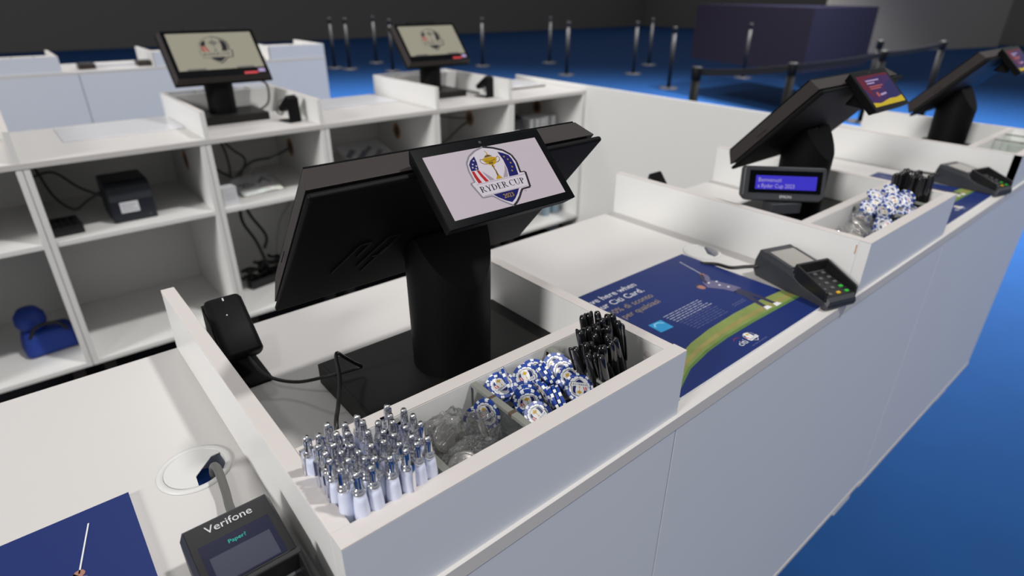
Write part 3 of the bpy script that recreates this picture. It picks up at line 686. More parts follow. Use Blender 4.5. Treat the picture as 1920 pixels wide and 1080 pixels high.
# ================================================================ white pens
def white_pen():
    t = thing('ballpoint_pen', 'white retractable pen with chrome clicker, standing in the left tray', 'pen', (0, 0, 0), 0, 'white pens packed in the tray')
    m = MB(); m.lathe([(0, 0), (.012, .0), (.03, .12), (.056, .2), (.066, .5), (.070, .85), (.068, 1.0), (.060, 1.12), (.048, 1.21), (0, 1.21)], BARREL, 20)
    br = m.build('barrel', t, (0, 0, 0))
    m = MB()
    # lettering follows the barrel, reading upwards, opposite the clip
    for st, off, mt, sz in (('MARCO SIMONE', -.022, PENTXT, .036), ('GOLF CLUB', .014, PENTXT2, .026)):
        vs, fs = text_geo(st); r = .0695
        m.add([(-cos((v.y*sz+off)/r)*r*1.0, -sin((v.y*sz+off)/r)*r*1.0, .66+v.x*sz) for v in vs], [f[::-1] for f in fs], mt)
    m.build('barrel_print', br, (0, 0, 0))
    m = MB(); m.lathe([(.048, 1.195), (.054, 1.20), (.057, 1.216), (.053, 1.23), (.043, 1.235), (.044, 1.248), (.049, 1.258), (.043, 1.27), (.029, 1.274), (.024, 1.36), (0, 1.36)], CHROME, 20)
    m.build('collar', t, (0, 0, 0))
    m = MB(); m.lathe([(.0, 1.44), (.016, 1.438), (.027, 1.428), (.030, 1.412), (.026, 1.396), (.022, 1.39), (.023, 1.33)], CHROME, 18, (0, 0, 0))
    m.build('push_button', t, (0, 0, 0))
    # clip: hood around the plunger, then an arm down the barrel
    m = MB(); vs = []; fs = []
    n = 13
    for z, r in ((1.272, .040), (1.30, .038), (1.378, .033), (1.39, .029)):
        for i in range(n): a = radians(-150+300*i/(n-1)); vs.append((r*cos(a), r*sin(a), z))
    for j in range(3):
        for i in range(n-1): fs.append((j*n+i, j*n+i+1, (j+1)*n+i+1, (j+1)*n+i))
    m.add(vs, fs, CHROME, True)
    m.box(.036, .080, -.016, .016, 1.275, 1.298, CHROME)
    m.hexa([(.082, -.012, .78), (.090, -.012, .78), (.090, .012, .78), (.082, .012, .78), (.070, -.016, 1.298), (.081, -.016, 1.298), (.081, .016, 1.298), (.070, .016, 1.298)], CHROME)
    m.lathe([(0, .016), (.012, .012), (.016, 0), (.012, -.012), (0, -.016)], CHROME, 10, (.082, 0, .78), EX)
    m.build('clip', t, (0, 0, 0))
    m = MB(); m.box(-.0395, -.020, -.008, .008, 1.28, 1.38, PENBLUE); m.build('blue_inlay', t, (0, 0, 0))
    return t
def aim(o, base, tip, spin):
    d = (Vector(tip)-Vector(base)).normalized(); a = d.cross(Vector((cos(spin+pi/2), sin(spin+pi/2), 0))).normalized()*-1
    a = Vector((cos(spin), sin(spin), 0)); a = (a-d*a.dot(d)).normalized(); b = d.cross(a)
    o.location = (base[0]*S, base[1]*S, (base[2]-FL)*S); setrot(o, Matrix((a, b, d)).transposed())
def tip_on_ray(base, u, v, L):
    d = ray(u, v).normalized(); q = CPV-Vector(base); b = q.dot(d); c = q.dot(q)-L*L; disc = b*b-c
    s = -b-sqrt(disc) if disc > 0 else -b
    return CPV+d*s
random.seed(4)
heads = [(65, 385), (175, 345), (180, 440), (255, 245), (340, 330), (310, 430), (250, 500), (275, 560), (415, 245), (430, 320), (385, 495), (465, 440), (370, 630), (455, 545), (525, 175), (580, 215), (630, 300), (550, 480), (600, 530), (665, 430), (675, 550), (645, 620), (510, 680), (720, 220), (770, 300), (765, 390), (800, 75), (835, 160), (850, 210), (850, 330), (820, 530), (960, 115), (960, 265), (910, 410), (965, 460), (1020, 340), (1050, 160), (1060, 400), (1100, 215), (1155, 365)]
tops = [onz(560+a/4.8, 750+b/4.8, 1.44) for a, b in heads]
# feet: pulled towards the middle of the compartment, then pushed apart
feet = []
for p in tops:
    x = min(max(.62+(p.x-.58)*1.0, .27), 1.05); y = min(max(.75+(p.y-.64)*1.0, .34), 1.16)
    feet.append([x, y])
for it in range(60):
    for i in range(len(feet)):
        for j in range(i):
            dx, dy = feet[i][0]-feet[j][0], feet[i][1]-feet[j][1]; d = sqrt(dx*dx+dy*dy) or .001
            if d < .139:
                k = (.139-d)/2/d; feet[i][0] += dx*k; feet[i][1] += dy*k; feet[j][0] -= dx*k; feet[j][1] -= dy*k
    for f in feet: f[0] = min(max(f[0], .25), 1.06); f[1] = min(max(f[1], .33), 1.17)
proto = white_pen()
for i, (f, (hu, hv)) in enumerate(zip(feet, heads)):   # one pen per clicker head seen in the photo
    o = proto if i == 0 else copy_tree(proto)
    b = (f[0], f[1], .035); tp = tip_on_ray(b, 560+hu/4.8, 750+hv/4.8, 1.43)
    # keep the lean modest
    tp = Vector((tp.x*.75+b[0]*.25, tp.y*.75+b[1]*.25, tp.z))
    sp = radians(random.uniform(150, 300))
    if hu < 330 and hv > 480: sp = radians(190)
    if (hu, hv) in ((370, 630), (510, 680), (645, 620), (820, 530), (960, 460), (1060, 400), (1155, 365), (1100, 215)): sp = radians(58)+random.uniform(-.15, .15)
    aim(o, b, tp, sp)
    lb = {(65, 385): 'white chrome-tipped pen at the far left corner of the packed pen bundle', (800, 75): 'white chrome-tipped pen standing highest at the back of the pen bundle',
          (510, 680): 'white chrome-tipped pen nearest the camera, blue lettering on its barrel', (1155, 365): 'white chrome-tipped pen at the right end of the bundle, beside the plastic bags'}.get((hu, hv))
    if i: o['label'] = lb or 'white retractable pen with chrome clicker, standing in the left tray'
    elif lb: first_pen_label = (o, lb)
first_pen_label[0]['label'] = first_pen_label[1]

# ================================================================ black pens
def black_pen(label, group):
    t = thing('ballpoint_pen', label, 'pen', (0, 0, 0), 0, group)
    m = MB(); m.lathe([(0, 0), (.01, 0), (.026, .1), (.052, .14), (.060, .5), (.062, .85), (.056, 1.1), (.048, 1.3), (.042, 1.38), (.032, 1.41), (0, 1.42)], PENBLK, 18); m.build('barrel', t, (0, 0, 0))
    m = MB(); m.tube([(.035, 0, 1.38), (.07, 0, 1.39), (.084, 0, 1.33), (.086, 0, 1.1), (.078, 0, .82)], .015, PENBLK, 8, 5); m.build('clip', t, (0, 0, 0))
    return t
bt = [(190, 190), (260, 165), (355, 145), (410, 225), (470, 175), (530, 170), (260, 320), (315, 290), (355, 310), (475, 310), (325, 395), (465, 400), (550, 440), (230, 500), (280, 490), (110, 550), (385, 530), (430, 530), (510, 480), (250, 620), (165, 360), (590, 250), (320, 620), (400, 640)]
bl_ = black_pen('glossy black clip pen in the bundle at the right end of the nearest tray', 'black pens in the nearest tray')
pb = []
for i, (a, b) in enumerate(bt):
    u, v = 1060+a/6, 560+b/6
    q = onz(u, v, 1.25); bx = min(max(4.0+(q.x-3.75)*.5, 3.50), 4.30); by = min(max(.66+(q.y-.8)*.6, .36), 1.10)
    pb.append([bx, by])
for it in range(60):
    for i in range(len(pb)):
        for j in range(i):
            dx, dy = pb[i][0]-pb[j][0], pb[i][1]-pb[j][1]; d = sqrt(dx*dx+dy*dy) or .001
            if d < .128:
                k = (.128-d)/2/d; pb[i][0] += dx*k; pb[i][1] += dy*k; pb[j][0] -= dx*k; pb[j][1] -= dy*k
    for f in pb: f[0] = min(max(f[0], 3.47), 4.32); f[1] = min(max(f[1], .33), 1.17)
for i, (a, b) in enumerate(bt):
    o = bl_ if i == 0 else copy_tree(bl_)
    bs = (pb[i][0], pb[i][1], .035)
    tp = tip_on_ray(bs, 1060+a/6, 560+b/6, 1.42)
    aim(o, bs, tp, random.uniform(0, 6.28))

# ================================================================ poker chips
def chip(label, group):
    t = thing('poker_chip', label, 'poker chip', (0, 0, 0), 0, group)
    m = MB(); n = 96; R, R2, hh = .2, .154, .017
    per = n//8
    wht = [(i % per) in (0, 1, 2, 3) for i in range(n)]
    notch = [(i % 8) in (0, 1) for i in range(n)]
    pt = lambda r, i, z: (r*cos(2*pi*i/n), r*sin(2*pi*i/n), z)
    def quad(p, mt): m.add(p, [(0, 1, 2, 3)], mt)
    for i in range(n):
        c = CWHT if wht[i] else CBLUE
        m.add([pt(R, i, -hh), pt(R, i+1, -hh), pt(R, i+1, hh), pt(R, i, hh)], [(0, 1, 2, 3)], c, True)
        for z, rev in ((hh, False), (-hh, True)):
            def q(r0, r1, mt):
                p = [pt(r0, i, z), pt(r1, i, z), pt(r1, i+1, z), pt(r0, i+1, z)]; quad(p[::-1] if rev else p, mt)
            q(.167, R, c); q(R2, .167, CBLUE); q(.144, R2, CBLUE if notch[i] else CWHT)
            p = [(0, 0, z), pt(.144, i, z), pt(.144, i+1, z)]; m.add(p[::-1] if rev else p, [(0, 1, 2)], CWHT)
    m.build('chip_body', t, (0, 0, 0))
    m = MB(); emblem(m, (0, 0, hh), EX, EY, .345, PRT, st=.0006, fine=False); emblem(m, (0, 0, -hh), -EX, EY, .345, PRT, st=.0006, fine=False)
    m.build('emblem_sticker', t, (0, 0, 0))
    return t
def put_chip(o, c, nrm, rollv, label=None):
    nrm = Vector(nrm).normalized(); c = Vector(c)
    a = Vector((1, .0, .02)); a = (a-nrm*a.dot(nrm)).normalized() if abs(nrm.x) < .95 else EY.copy(); b = nrm.cross(a)
    cr, sr_ = cos(rollv), sin(rollv); a2 = a*cr+b*sr_; b2 = nrm.cross(a2)
    o.location = (c.x*S, c.y*S, (c.z-FL)*S); setrot(o, Matrix((a2, b2, nrm)).transposed())
    if label: o['label'] = label
cp = chip('blue and white poker chip lying in the chip heap of the nearest tray', 'chips heaped in the nearest tray')
CH = [  # px, py (photo), z, normal, roll
 (987.3, 708.8, .84, (-.35, -.62, .70), -.05, 'blue and white chip facing up front, emblem upright, at the top of the near heap'),
 (1001, 696, .84, (-.25, -.35, .9), 1.0, None),
 (1030, 702, .88, (.86, -.28, .42), .3, None), (1024, 704, .87, (.86, -.28, .42), .6, None), (1018, 706, .85, (.86, -.28, .42), .2, None),
 (1085.5, 727, .86, (-.2, -.62, .76), 2.55, 'blue and white chip with its emblem upside down, by the tray front'),
 (934, 730, .74, (-.30, -.6, .74), 2.7, None), (952, 714, .80, (.75, -.45, .35), .1, None), (940, 722, .64, (-.2, -.4, .9), .1, None),
 (990, 755, .66, (-.50, -.80, .15), .2, None), (988, 748, .69, (-.40, -.72, .40), .9, None), (985, 741, .70, (-.35, -.60, .66), 1.7, None),
 (1017, 735, .76, (.90, -.25, .15), .3, None), (1026, 742, .74, (.90, -.25, .2), .8, None),
 (1040, 750, .78, (.80, -.45, .38), .2, None), (1047, 748, .79, (.80, -.45, .38), .7, None), (1054, 747, .80, (.80, -.45, .38), 1.0, None),
 (1009, 780, .70, (-.1, -.55, .8), .3, None), (1045, 695, .55, (-.1, -.3, .95), .9, None), (1050, 715, .6, (-.1, -.3, .95), .3, None),
 (965, 735, .60, (.2, -.3, .9), .2, None), (1005, 725, .62, (-.1, -.2, 1), .2, None), (1030, 765, .56, (0, -.2, 1), .2, None), (1060, 740, .55, (0, .1, 1), .6, None), (985, 770, .45, (0, .1, 1), .6, None), (1000, 745, .4, (.1, 0, 1), .3, None), (1035, 735, .38, (0, .1, 1), .8, None)]
first = True; CR = .172
for (u, v, z, nv_, rl, lb) in CH:
    o = cp if first else copy_tree(cp); first = False; o.scale = (.86, .86, .95)
    c = onz(u, v, z)
    while (c.x > 3.22 or c.y > 1.10) and z < .98 and z > .5: z += .02; c = onz(u, v, z)
    c.x = min(max(c.x, 2.40), 3.20); c.y = min(max(c.y, .42), 1.08)
    put_chip(o, c, nv_, rl, lb)
    if lb is None: o['label'] = 'blue and white poker chip lying in the chip heap of the nearest tray'
for c, rl in (((3.17, .635, .905), .4), ((3.165, .75, .94), 1.1), ((3.15, .86, .965), .7)):   # the leaning row behind the front chip
    o = copy_tree(cp); put_chip(o, c, (-.22, -.58, .78), rl, 'blue and white poker chip lying in the chip heap of the nearest tray'); o.scale = (.86, .86, .95)
# chips that slipped into the bag compartment
for c, nv_, rl in (((2.095, .86, .80), (-.93, -.32, .2), .2), ((2.06, 1.0, .62), (-.9, -.4, .2), 1.4), ((2.0, .70, .30), (-.3, -.4, .8), 2)):
    o = copy_tree(cp); put_chip(o, c, nv_, rl, 'blue and white poker chip among the clear plastic bags in the nearest tray'); o['group'] = 'chips in the bag compartment'
# second tray: heap
random.seed(11)
g2 = 'chips heaped in the second tray'; lab2 = 'blue and white poker chip in the heap of the second tray, behind the card reader'
pos2 = []
for zl in range(4):
    for ix in range(7):
        for iy in range(2):
            x = 11.98+.255*ix+random.uniform(-.05, .05)+(.1 if iy else 0); y = .55+.33*iy+random.uniform(-.08, .08)
            h = .98+.18*sin(pi*(ix+.5)/7); pos2.append((min(x, 13.45), y, h-.24*zl+random.uniform(-.05, .05)))
for (x, y, z) in pos2:
    o = copy_tree(cp); o['group'] = g2; o['label'] = lab2
    nn = random.choice(((-.3, -.7, .6), (.7, -.5, .4), (-.7, -.5, .4), (.2, -.9, .3), (-.2, -.4, .9), (.9, -.2, .2)))
    put_chip(o, (x, y, z), [q+random.uniform(-.15, .15) for q in nn], random.uniform(0, 6))
g3 = 'black pens in the second tray'
for i in range(18):
    o = copy_tree(bl_); o['group'] = g3; o['label'] = 'glossy black pen in the bundle at the far end of the second tray'
    bx, by = 13.78+(i % 6)*.105, .45+(i//6)*.22+random.uniform(0, .05); b = (bx, by, .035)
    tp = (bx+(bx-14.0)*.25+random.uniform(-.04, .04), by+random.uniform(-.0, .12), 1.36+random.uniform(-.1, .06)); aim(o, b, tp, random.uniform(0, 6.28))

# ================================================================ plastic bags
def bag(label, loc, sx, sy, sz, seed, discs, group=None, dm=DISC):
    t = thing('plastic_bag', label, 'plastic bag', loc, 0, group)
    m = MB(); nu, nv2 = 72, 44; vs = []; fs = []
    for j in range(nv2+1):
        for i in range(nu):
            a = 2*pi*i/nu; b = -pi/2+pi*j/nv2
            p = Vector((cos(a)*cos(b), sin(a)*cos(b), sin(b)))
            p = Vector((math.copysign(abs(p.x)**.75, p.x), math.copysign(abs(p.y)**.75, p.y), p.z))
            q = p*2.3+Vector((seed*3.1, seed, 0)); k = 1+.16*noise.noise(q)+.16*abs(noise.noise(q*2.4))-.14*abs(noise.noise(q*5))-.06*abs(noise.noise(q*11))
            vs.append((min(max(p.x*k, -1.05), 1.05)*sx, min(max(p.y*k, -1.05), 1.05)*sy, p.z*k*sz))
    for j in range(nv2):
        for i in range(nu): fs.append((j*nu+i, j*nu+(i+1) % nu, (j+1)*nu+(i+1) % nu, (j+1)*nu+i))
    m.add(vs, fs, FILM, False)
    o = m.build('film', t, (0, 0, 0))
    for (x, y, z, r, nx, ny, nz) in discs:
        m = MB(); d = Vector((nx, ny, nz)).normalized(); m.lathe([(0, .014), (r*.93, .014), (r, .006), (r, -.006), (r*.93, -.014), (0, -.014)], dm, 28, (x, y, z), d)
        m.lathe([(r*.80, .0155), (r*.84, .0155)], STEELC, 28, (x, y, z), d)
        m.build('marker_disc', t, (0, 0, 0))
    return t
gb = 'clear plastic bags in the nearest tray'
bag('crumpled clear plastic bag with flat grey discs, in front in the bag compartment', (1.62, .55, .45), .40, .26, .36, 1.0, [(-.08, -.03, .12, .19, -.2, -.6, .7), (.1, .02, -.02, .18, .1, -.3, .9), (-.2, .03, -.14, .17, -.4, -.2, .8)], gb)
bag('crumpled clear plastic bag with flat grey discs, against the inner tray wall', (1.64, 1.02, .50), .40, .20, .40, 5.0, [(0, 0, .1, .17, .2, -.8, .5), (-.15, .0, -.15, .16, .3, -.4, .8)], gb)
bag('small knotted clear plastic bag beside the chips divider', (1.98, .78, .66), .17, .20, .22, 9.0, [(.0, 0, .02, .13, .7, -.5, .4)], gb)
bag('empty creased clear bag draped above the chips by the divider', (2.38, .74, .62), .12, .22, .10, 14.0, [], gb)
bag('clear plastic bag with steel discs at the near end of the second tray', (11.25, .72, .45), .52, .36, .42, 3.0, [(-.1, -.05, .14, .2, -.4, -.5, .8), (.2, .05, .05, .19, -.1, -.3, .9), (0, .1, -.1, .2, 0, 0, 1)], None, STEELC)
bag('clear plastic bag lying between the steel discs and the chips of the second tray', (11.85, .9, .75), .22, .22, .24, 7.0, [(.0, 0, .0, .15, -.3, -.5, .8)], None)

# ================================================================ card readers
def reader(label, loc, rotz, dark=False, cab=None):
    t = thing('card_reader', label, 'card reader', loc, rotz, 'card readers')
    # local y: +.85 far (screen) end, -.85 near (keypad) end
    sec = [(.85, .06, .40, .41), (.80, .0, .545, .41), (.6, .0, .52, .41), (.10, 0, .46, .405), (-.05, 0, .43, .40), (-.3, 0, .32, .385), (-.80, .0, .24, .365), (-.86, .04, .18, .345)]
    m = MB(); vs = []; fs = []
    for y, z0, z1, hw in sec:
        vs += [(-hw+.03, y, z0), (-hw, y, z0+.06), (-hw, y, z1-.09), (-hw+.035, y, z1), (hw-.035, y, z1), (hw, y, z1-.09), (hw, y, z0+.06), (hw-.03, y, z0)]
    for j in range(len(sec)-1):
        for i in range(8): fs.append((j*8+i, j*8+(i+1) % 8, (j+1)*8+(i+1) % 8, (j+1)*8+i)[::-1])
    fs += [tuple(range(8)), tuple(range(len(vs)-8, len(vs)))[::-1]]
    m.add(vs, fs, TERM)
    m.build('body', t, (0, 0, 0), bevel=.02)
    # the slope of the screen face
    a = Vector((0, .60, .52)); b = Vector((0, .10, .46)); sy = (a-b).normalized(); c = (a+b)/2; nn = EX.cross(sy).normalized()
    m = MB(); m.obox(c+nn*.006+(sy*.07 if dark else sy*0), EX*.37, sy*(.36 if dark else .31), nn*.008, TERMD if dark else TERM); gl = m.build('screen_bezel', t, (0, 0, 0), bevel=.006)
    m = MB(); s = c+nn*.016
    if dark:
        m.obox(s-sy*.04, EX*.31, sy*.24, nn*.003, TSCD); m.poly([(-.26, -.26), (.26, -.26), (.26, .03), (-.26, .03)], s+nn*.004, EX, sy, TSCG)
    else:
        m.obox(s, EX*.29, sy*.29, nn*.003, TSCR)
    if dark:
        m.text('Paper?', s+sy*.09, EX, sy, .06, TEAL, .006, 'c')
    m.build('screen', gl, (0, 0, 0))
    if dark:
        m = MB(); m.text('Verifone', c+nn*.018+sy*.30, EX, sy, .12, SILV, .002, 'c'); m.build('maker_lettering', t, (0, 0, 0))
    # keypad hood: raised black collar round the keys
    m = MB()
    for sx in (-1, 1):
        p = [(sx*.385, -.08, .30), (sx*.33, -.08, .30), (sx*.33, -.82, .16), (sx*.37, -.82, .16), (sx*.395, -.08, .60), (sx*.345, -.08, .60), (sx*.345, -.80, .36), (sx*.385, -.80, .36)]
        if sx < 0: p = p[:4][::-1]+p[4:][::-1]
        m.hexa(p, TERMD)
    m.hexa([(-.385, -.12, .40), (.385, -.12, .40), (.385, -.03, .40), (-.385, -.03, .40), (-.385, -.12, .60), (.385, -.12, .60), (.385, -.06, .60), (-.385, -.06, .60)], TERMD)
    m.build('keypad_hood', t, (0, 0, 0), bevel=.015)
    m = MB(); m.hexa([(-.33, -.80, .235), (.33, -.80, .235), (.33, -.12, .37), (-.33, -.12, .37), (-.33, -.80, .25), (.33, -.80, .25), (.33, -.12, .395), (-.33, -.12, .395)], TERMD)
    kp = m.build('keypad', t, (0, 0, 0))
    for r in range(5):
        for cc in range(3):
            y = -.20-.135*r; z = .395-(.145/.68)*(-.12-y)*1.0+.0; 
            mt = KGRY
            if r == 4: mt = (KYEL, KYEL, KGRN)[cc] if cc else KGRY
            if r == 3 and cc == 2: mt = KGRN
            m = MB(); m.obox((-.2+.2*cc, y, z), EX*.038, Vector((0, .024, .005)), EZ*.016, mt); m.build('key', kp, (0, 0, 0))
    return t
reader('charcoal card reader with pale screen on the front counter, right of the golf poster', (9.56, .80, 0), -.30)
reader('charcoal card reader with white lettering, at the bottom edge left of the pen tray', (-.53, .73, 0), -.0, True)
reader('charcoal card reader at the right edge of the photo, behind the second tray', (19.75, .85, 0), -.25)
cable('reader_cable', 'thick black cable from the round desk grommet to the near card reader', [(-.36, 2.88, -.26), (-.37, 2.87, -.1), (-.36, 2.80, .10), (-.35, 2.60, .20), (-.38, 2.25, .17), (-.42, 1.95, .2), (-.43, 1.60, .27)], .045, GCABLE)
cable('reader_cable', 'black cable with plug from the worktop to the second card reader', [(9.05, 2.72, -.0), (9.02, 2.60, .05), (9.14, 2.36, .08), (9.12, 2.05, .12), (9.22, 1.80, .20), (9.32, 1.60, .25)], .035)
cable('reader_cable', 'black cable arching to the card reader at the right edge', [(18.9, 2.6, .05), (19.2, 2.5, .20), (19.4, 2.1, .25), (19.5, 1.65, .25)], .035)

# ================================================================ grommets
CHOLE = mat('lit_blue_stand_in', (.015, .09, .40), .7)  # added blue, standing in for the lit blue below the hole
GROM = mat('grommet_plastic', (.62, .62, .61), .4)
def grommet(loc, label):
    t = thing('desk_grommet', label, 'cable grommet', loc, 0, None)
    m = MB(); m.lathe([(.40, .003), (.395, .018), (.375, .026), (.335, .022), (.325, .012), (.325, .003)], GROM, 48); m.build('ring', t, (0, 0, 0))
    # lid with a wedge cut away on the right
    pts = [(.322*cos(radians(a)), .322*sin(radians(a))) for a in range(18, 264, 5)]+[(-.024, -.147), (.205, .092)]
    m = MB(); m.prism(pts, (0, 0, .004), EX, EY, .012, GROM); m.build('lid', t, (0, 0, 0))
    m = MB(); m.lathe([(.325, .004), (.32, -.28), (.325, -.29)], WHITE, 48); m.build('sleeve', t, (0, 0, 0))
    m = MB(); m.lathe([(0, -.28), (.325, -.28)], CHOLE, 32); tag(m.build('blue_stand_in', t, (0, 0, 0)), 'added blue disc standing in for the lit blue below the notch')
    return t
grommet((-.52, 3.02, 0), 'round white desk grommet with a notched lid, left of the nearest till box')
grommet((9.62, 3.02, 0), 'round white desk grommet behind the second card reader')

# ================================================================ posters
def poster(x0, y0, label, full=True, flipz=False):
    t = thing('promo_board', label, 'poster', (x0, y0, 0), 0, None)
    m = MB(); m.box(0, 4.2, 0, 2.97, 0, .05, FOAM); m.build('board', t, (0, 0, 0))
    m = MB(); O = Vector((0, 0, .0505)); P = lambda pts, mt, l=0: m.poly(pts, O, EX, EY, mt, l)
    X = lambda pts: [(a-4.9, b-.2) for a, b in pts]   # points measured on the counter
    P([(0, 0), (4.2, 0), (4.2, 2.97), (0, 2.97)], POSTB)
    lo = [(4.9, .27), (5.62, .62), (6.08, .70), (6.6, .74), (7.2, .74), (7.8, .72), (8.4, .68), (9.1, .63)]
    hi = [(9.1, .98), (8.6, 1.02), (8.0, 1.06), (7.4, 1.06), (6.8, 1.02), (6.4, .98), (6.08, .92), (5.5, .74), (4.9, .52)]
    lo = [(4.9, .25), (5.6, .52), (6.2, .62), (6.8, .66), (7.6, .66), (8.4, .64), (9.1, .62)]
    hi2 = [(4.9, .52), (5.6, .80), (6.2, .94), (6.8, 1.01), (7.6, 1.04), (8.4, 1.02), (9.1, .96)]
    for i in range(6):
        a, b, c, d = lo[i], lo[i+1], hi2[i+1], hi2[i]
        P(X([a, b, c, d]), PGRN, .001)
        mid = lambda p, q, f: (p[0]+(q[0]-p[0])*f, p[1]+(q[1]-p[1])*f)
        P(X([a, b, mid(b, c, .16), mid(a, d, .16)]), PGRN2, .002)
        P(X([mid(a, d, .34), mid(b, c, .34), mid(b, c, .58), mid(a, d, .56)]), PSTRAW, .002)
    tx = lambda s, x, y, sz, mt, al='l', xs=1: m.text(s, O+Vector((x-4.9, y-.2, 0)), EX, EY, sz, mt, .003, al, xs)
    tx('Save here when', 7.17, 2.80, .22, POSTW, 'r', 1.0); tx('you use your Citi Card.', 7.10, 2.56, .22, POSTW, 'r', 1.0)
    tx('10% di sconto', 7.06, 2.32, .20, POSTO, 'r', 1.0); tx('per qualsiasi', 6.98, 2.10, .20, POSTO, 'r', 1.0)
    for k in range(11):     # small print, too small to read in the photo: thin word-length bars
        y = 1.72-.058*k; mt = POSTM if k < 5 else POSTF; x = 6.55+.012*k; random.seed(k)
        while x < 7.55-.02*(k % 3):
            wd = random.uniform(.05, .15); P(X([(x, y), (x+wd, y), (x+wd, y+.015), (x, y+.015)]), mt, .002); x += wd+.025
    for k in range(2):
        x = 7.84; y = 1.22-.05*k
        while x < 8.2:
            P(X([(x, y), (x+.08, y), (x+.08, y+.016), (x, y+.016)]), POSTF, .002); x += .1
    # blue square app mark
    P(X([(6.11, 1.44), (6.42, 1.42), (6.44, 1.70), (6.13, 1.72)]), PCYAN, .002)
    ribbon(m, [(1.27, 1.40), (1.33, 1.47), (1.42, 1.47), (1.50, 1.40)], .03, O, EX, EY, PCYAN2, .003)
    # golfer at the top of the swing
    P(X(arc(8.04, 1.99, .075, .09, 0, 330, 12)), PSKIN, .003)
    P(X([(8.0, 2.05), (8.1, 2.06), (8.13, 2.11), (8.02, 2.12)]), PPANT, .004)
    P(X([(8.12, 1.90), (8.24, 2.10), (8.42, 2.08), (8.50, 1.92), (8.58, 1.66), (8.60, 1.50), (8.36, 1.46), (8.30, 1.66), (8.20, 1.80)]), PSHIRT, .003)
    ribbon(m, [(3.40, 1.86), (3.58, 1.94), (3.66, 2.06)], .10, O, EX, EY, PSHIRT, .004)
    ribbon(m, [(3.36, 1.82), (3.50, 2.02), (3.62, 2.10)], .07, O, EX, EY, PPANT, .005)
    P(X(arc(8.54, 2.30, .05, .05, 0, 330, 8)), PSKIN, .005)
    ribbon(m, [(3.64, 2.10), (3.72, 2.42), (3.80, 2.74)], .014, O, EX, EY, POSTW, .005)
    ribbon(m, [(3.55, 1.30), (3.60, 1.10), (3.62, .90), (3.60, .58)], lambda q: .17-.09*q, O, EX, EY, PPANT, .004)
    ribbon(m, [(3.52, 1.30), (3.50, 1.05), (3.40, .82), (3.34, .60)], lambda q: .17-.09*q, O, EX, EY, PPANT, .003)
    P(X([(8.16, .74), (8.34, .74), (8.32, .82), (8.22, .84)]), POSTW, .005); P(X([(8.42, .70), (8.60, .70), (8.58, .78), (8.46, .80)]), POSTW, .005)
    for kx, ky in ((3.38, 1.78), (3.46, 1.6), (3.55, 1.72), (3.52, 1.45)): P([(kx, ky), (kx+.05, ky), (kx+.05, ky+.04), (kx, ky+.04)], POSTW, .006)
    # sponsor marks
    tx('citi', 6.74, .37, .17, POSTW); ribbon(m, arc(1.955, .30, .09, .07, 25, 155, 8), .006, O, EX, EY, PRED, .003)
    emblem(m, O+Vector((2.22, .24, .001)), EX, EY, .36, PRT, st=.0008, fine=False)
    for k in range(5): P([(1.98+.09*k, .07), (2.05+.09*k, .07), (2.05+.09*k, .085), (1.98+.09*k, .085)], POSTF, .002)
    m.build('printed_face', t, (0, 0, 0))
    return t
poster(4.9, .2, 'blue promotional board with a golfer on a green fairway, right of the nearest till box')
poster(-5.38, .08, 'blue promotional board cut by the bottom left corner of the photo')
poster(15.06, .2, 'blue promotional board behind the second tray, cut by the right edge')
def sheet(x0, y0, w, h, label, rz=0):  # poster-sized board in one even pale colour
    m = MB(); m.box(-w/2, w/2, -h/2, h/2, 0, .05, SHEETM); return tag(m.build('pale_poster_board', None, (x0+w/2, y0+h/2, 0), (0, 0, rz), bevel=.01), label, 'board')
sheet(.42, 23.6, 4.05, 2.9, 'pale poster board lying on the back counter at the left')
sheet(10.3, 24.1, 4.2, 2.7, 'pale poster board lying on the back counter between its two tills')
sheet(4.2, 49.2, 4.0, 2.6, 'pale board lying on the rear counter at the top left')
m = MB(); m.box(-1.9, 1.9, -1.25, 1.25, 0, .13, mat('folder_grey', (.50, .48, .46), .5)); m.box(-1.88, 1.88, -1.255, -1.245, .04, .09, TERM); m.box(-1.7, 1.7, -1.1, 1.1, .13, .16, SHEETM)
tag(m.build('document_folder', None, (22.2, 24.7, 0), (0, 0, .0), bevel=.02), 'flat grey document folder on the back counter in the corner by the low wall', 'folder')
m = MB(); m.box(-.5, .5, -.4, .4, 0, .45, BLK); m.box(-.35, .35, -.41, -.40, .1, .3, TERMD)
tag(m.build('cash_terminal', None, (15.4, 26.1, 0), bevel=.05), 'small black device at the far left of the second back till', 'device')
for x, lb in ((4.6, 'left'), (8.2, 'right')):
    m = MB(); m.box(-.5, .5, -.6, .6, 0, .35, mat('brown_black', (.03, .022, .016), .5)); m.box(-.35, .35, -.45, .45, .35, .38, TERM)
    tag(m.build('card_reader', None, (x, 49.6, 0), bevel=.04), 'dark small device on the rear counter, '+lb+' of the pale board', 'card reader')

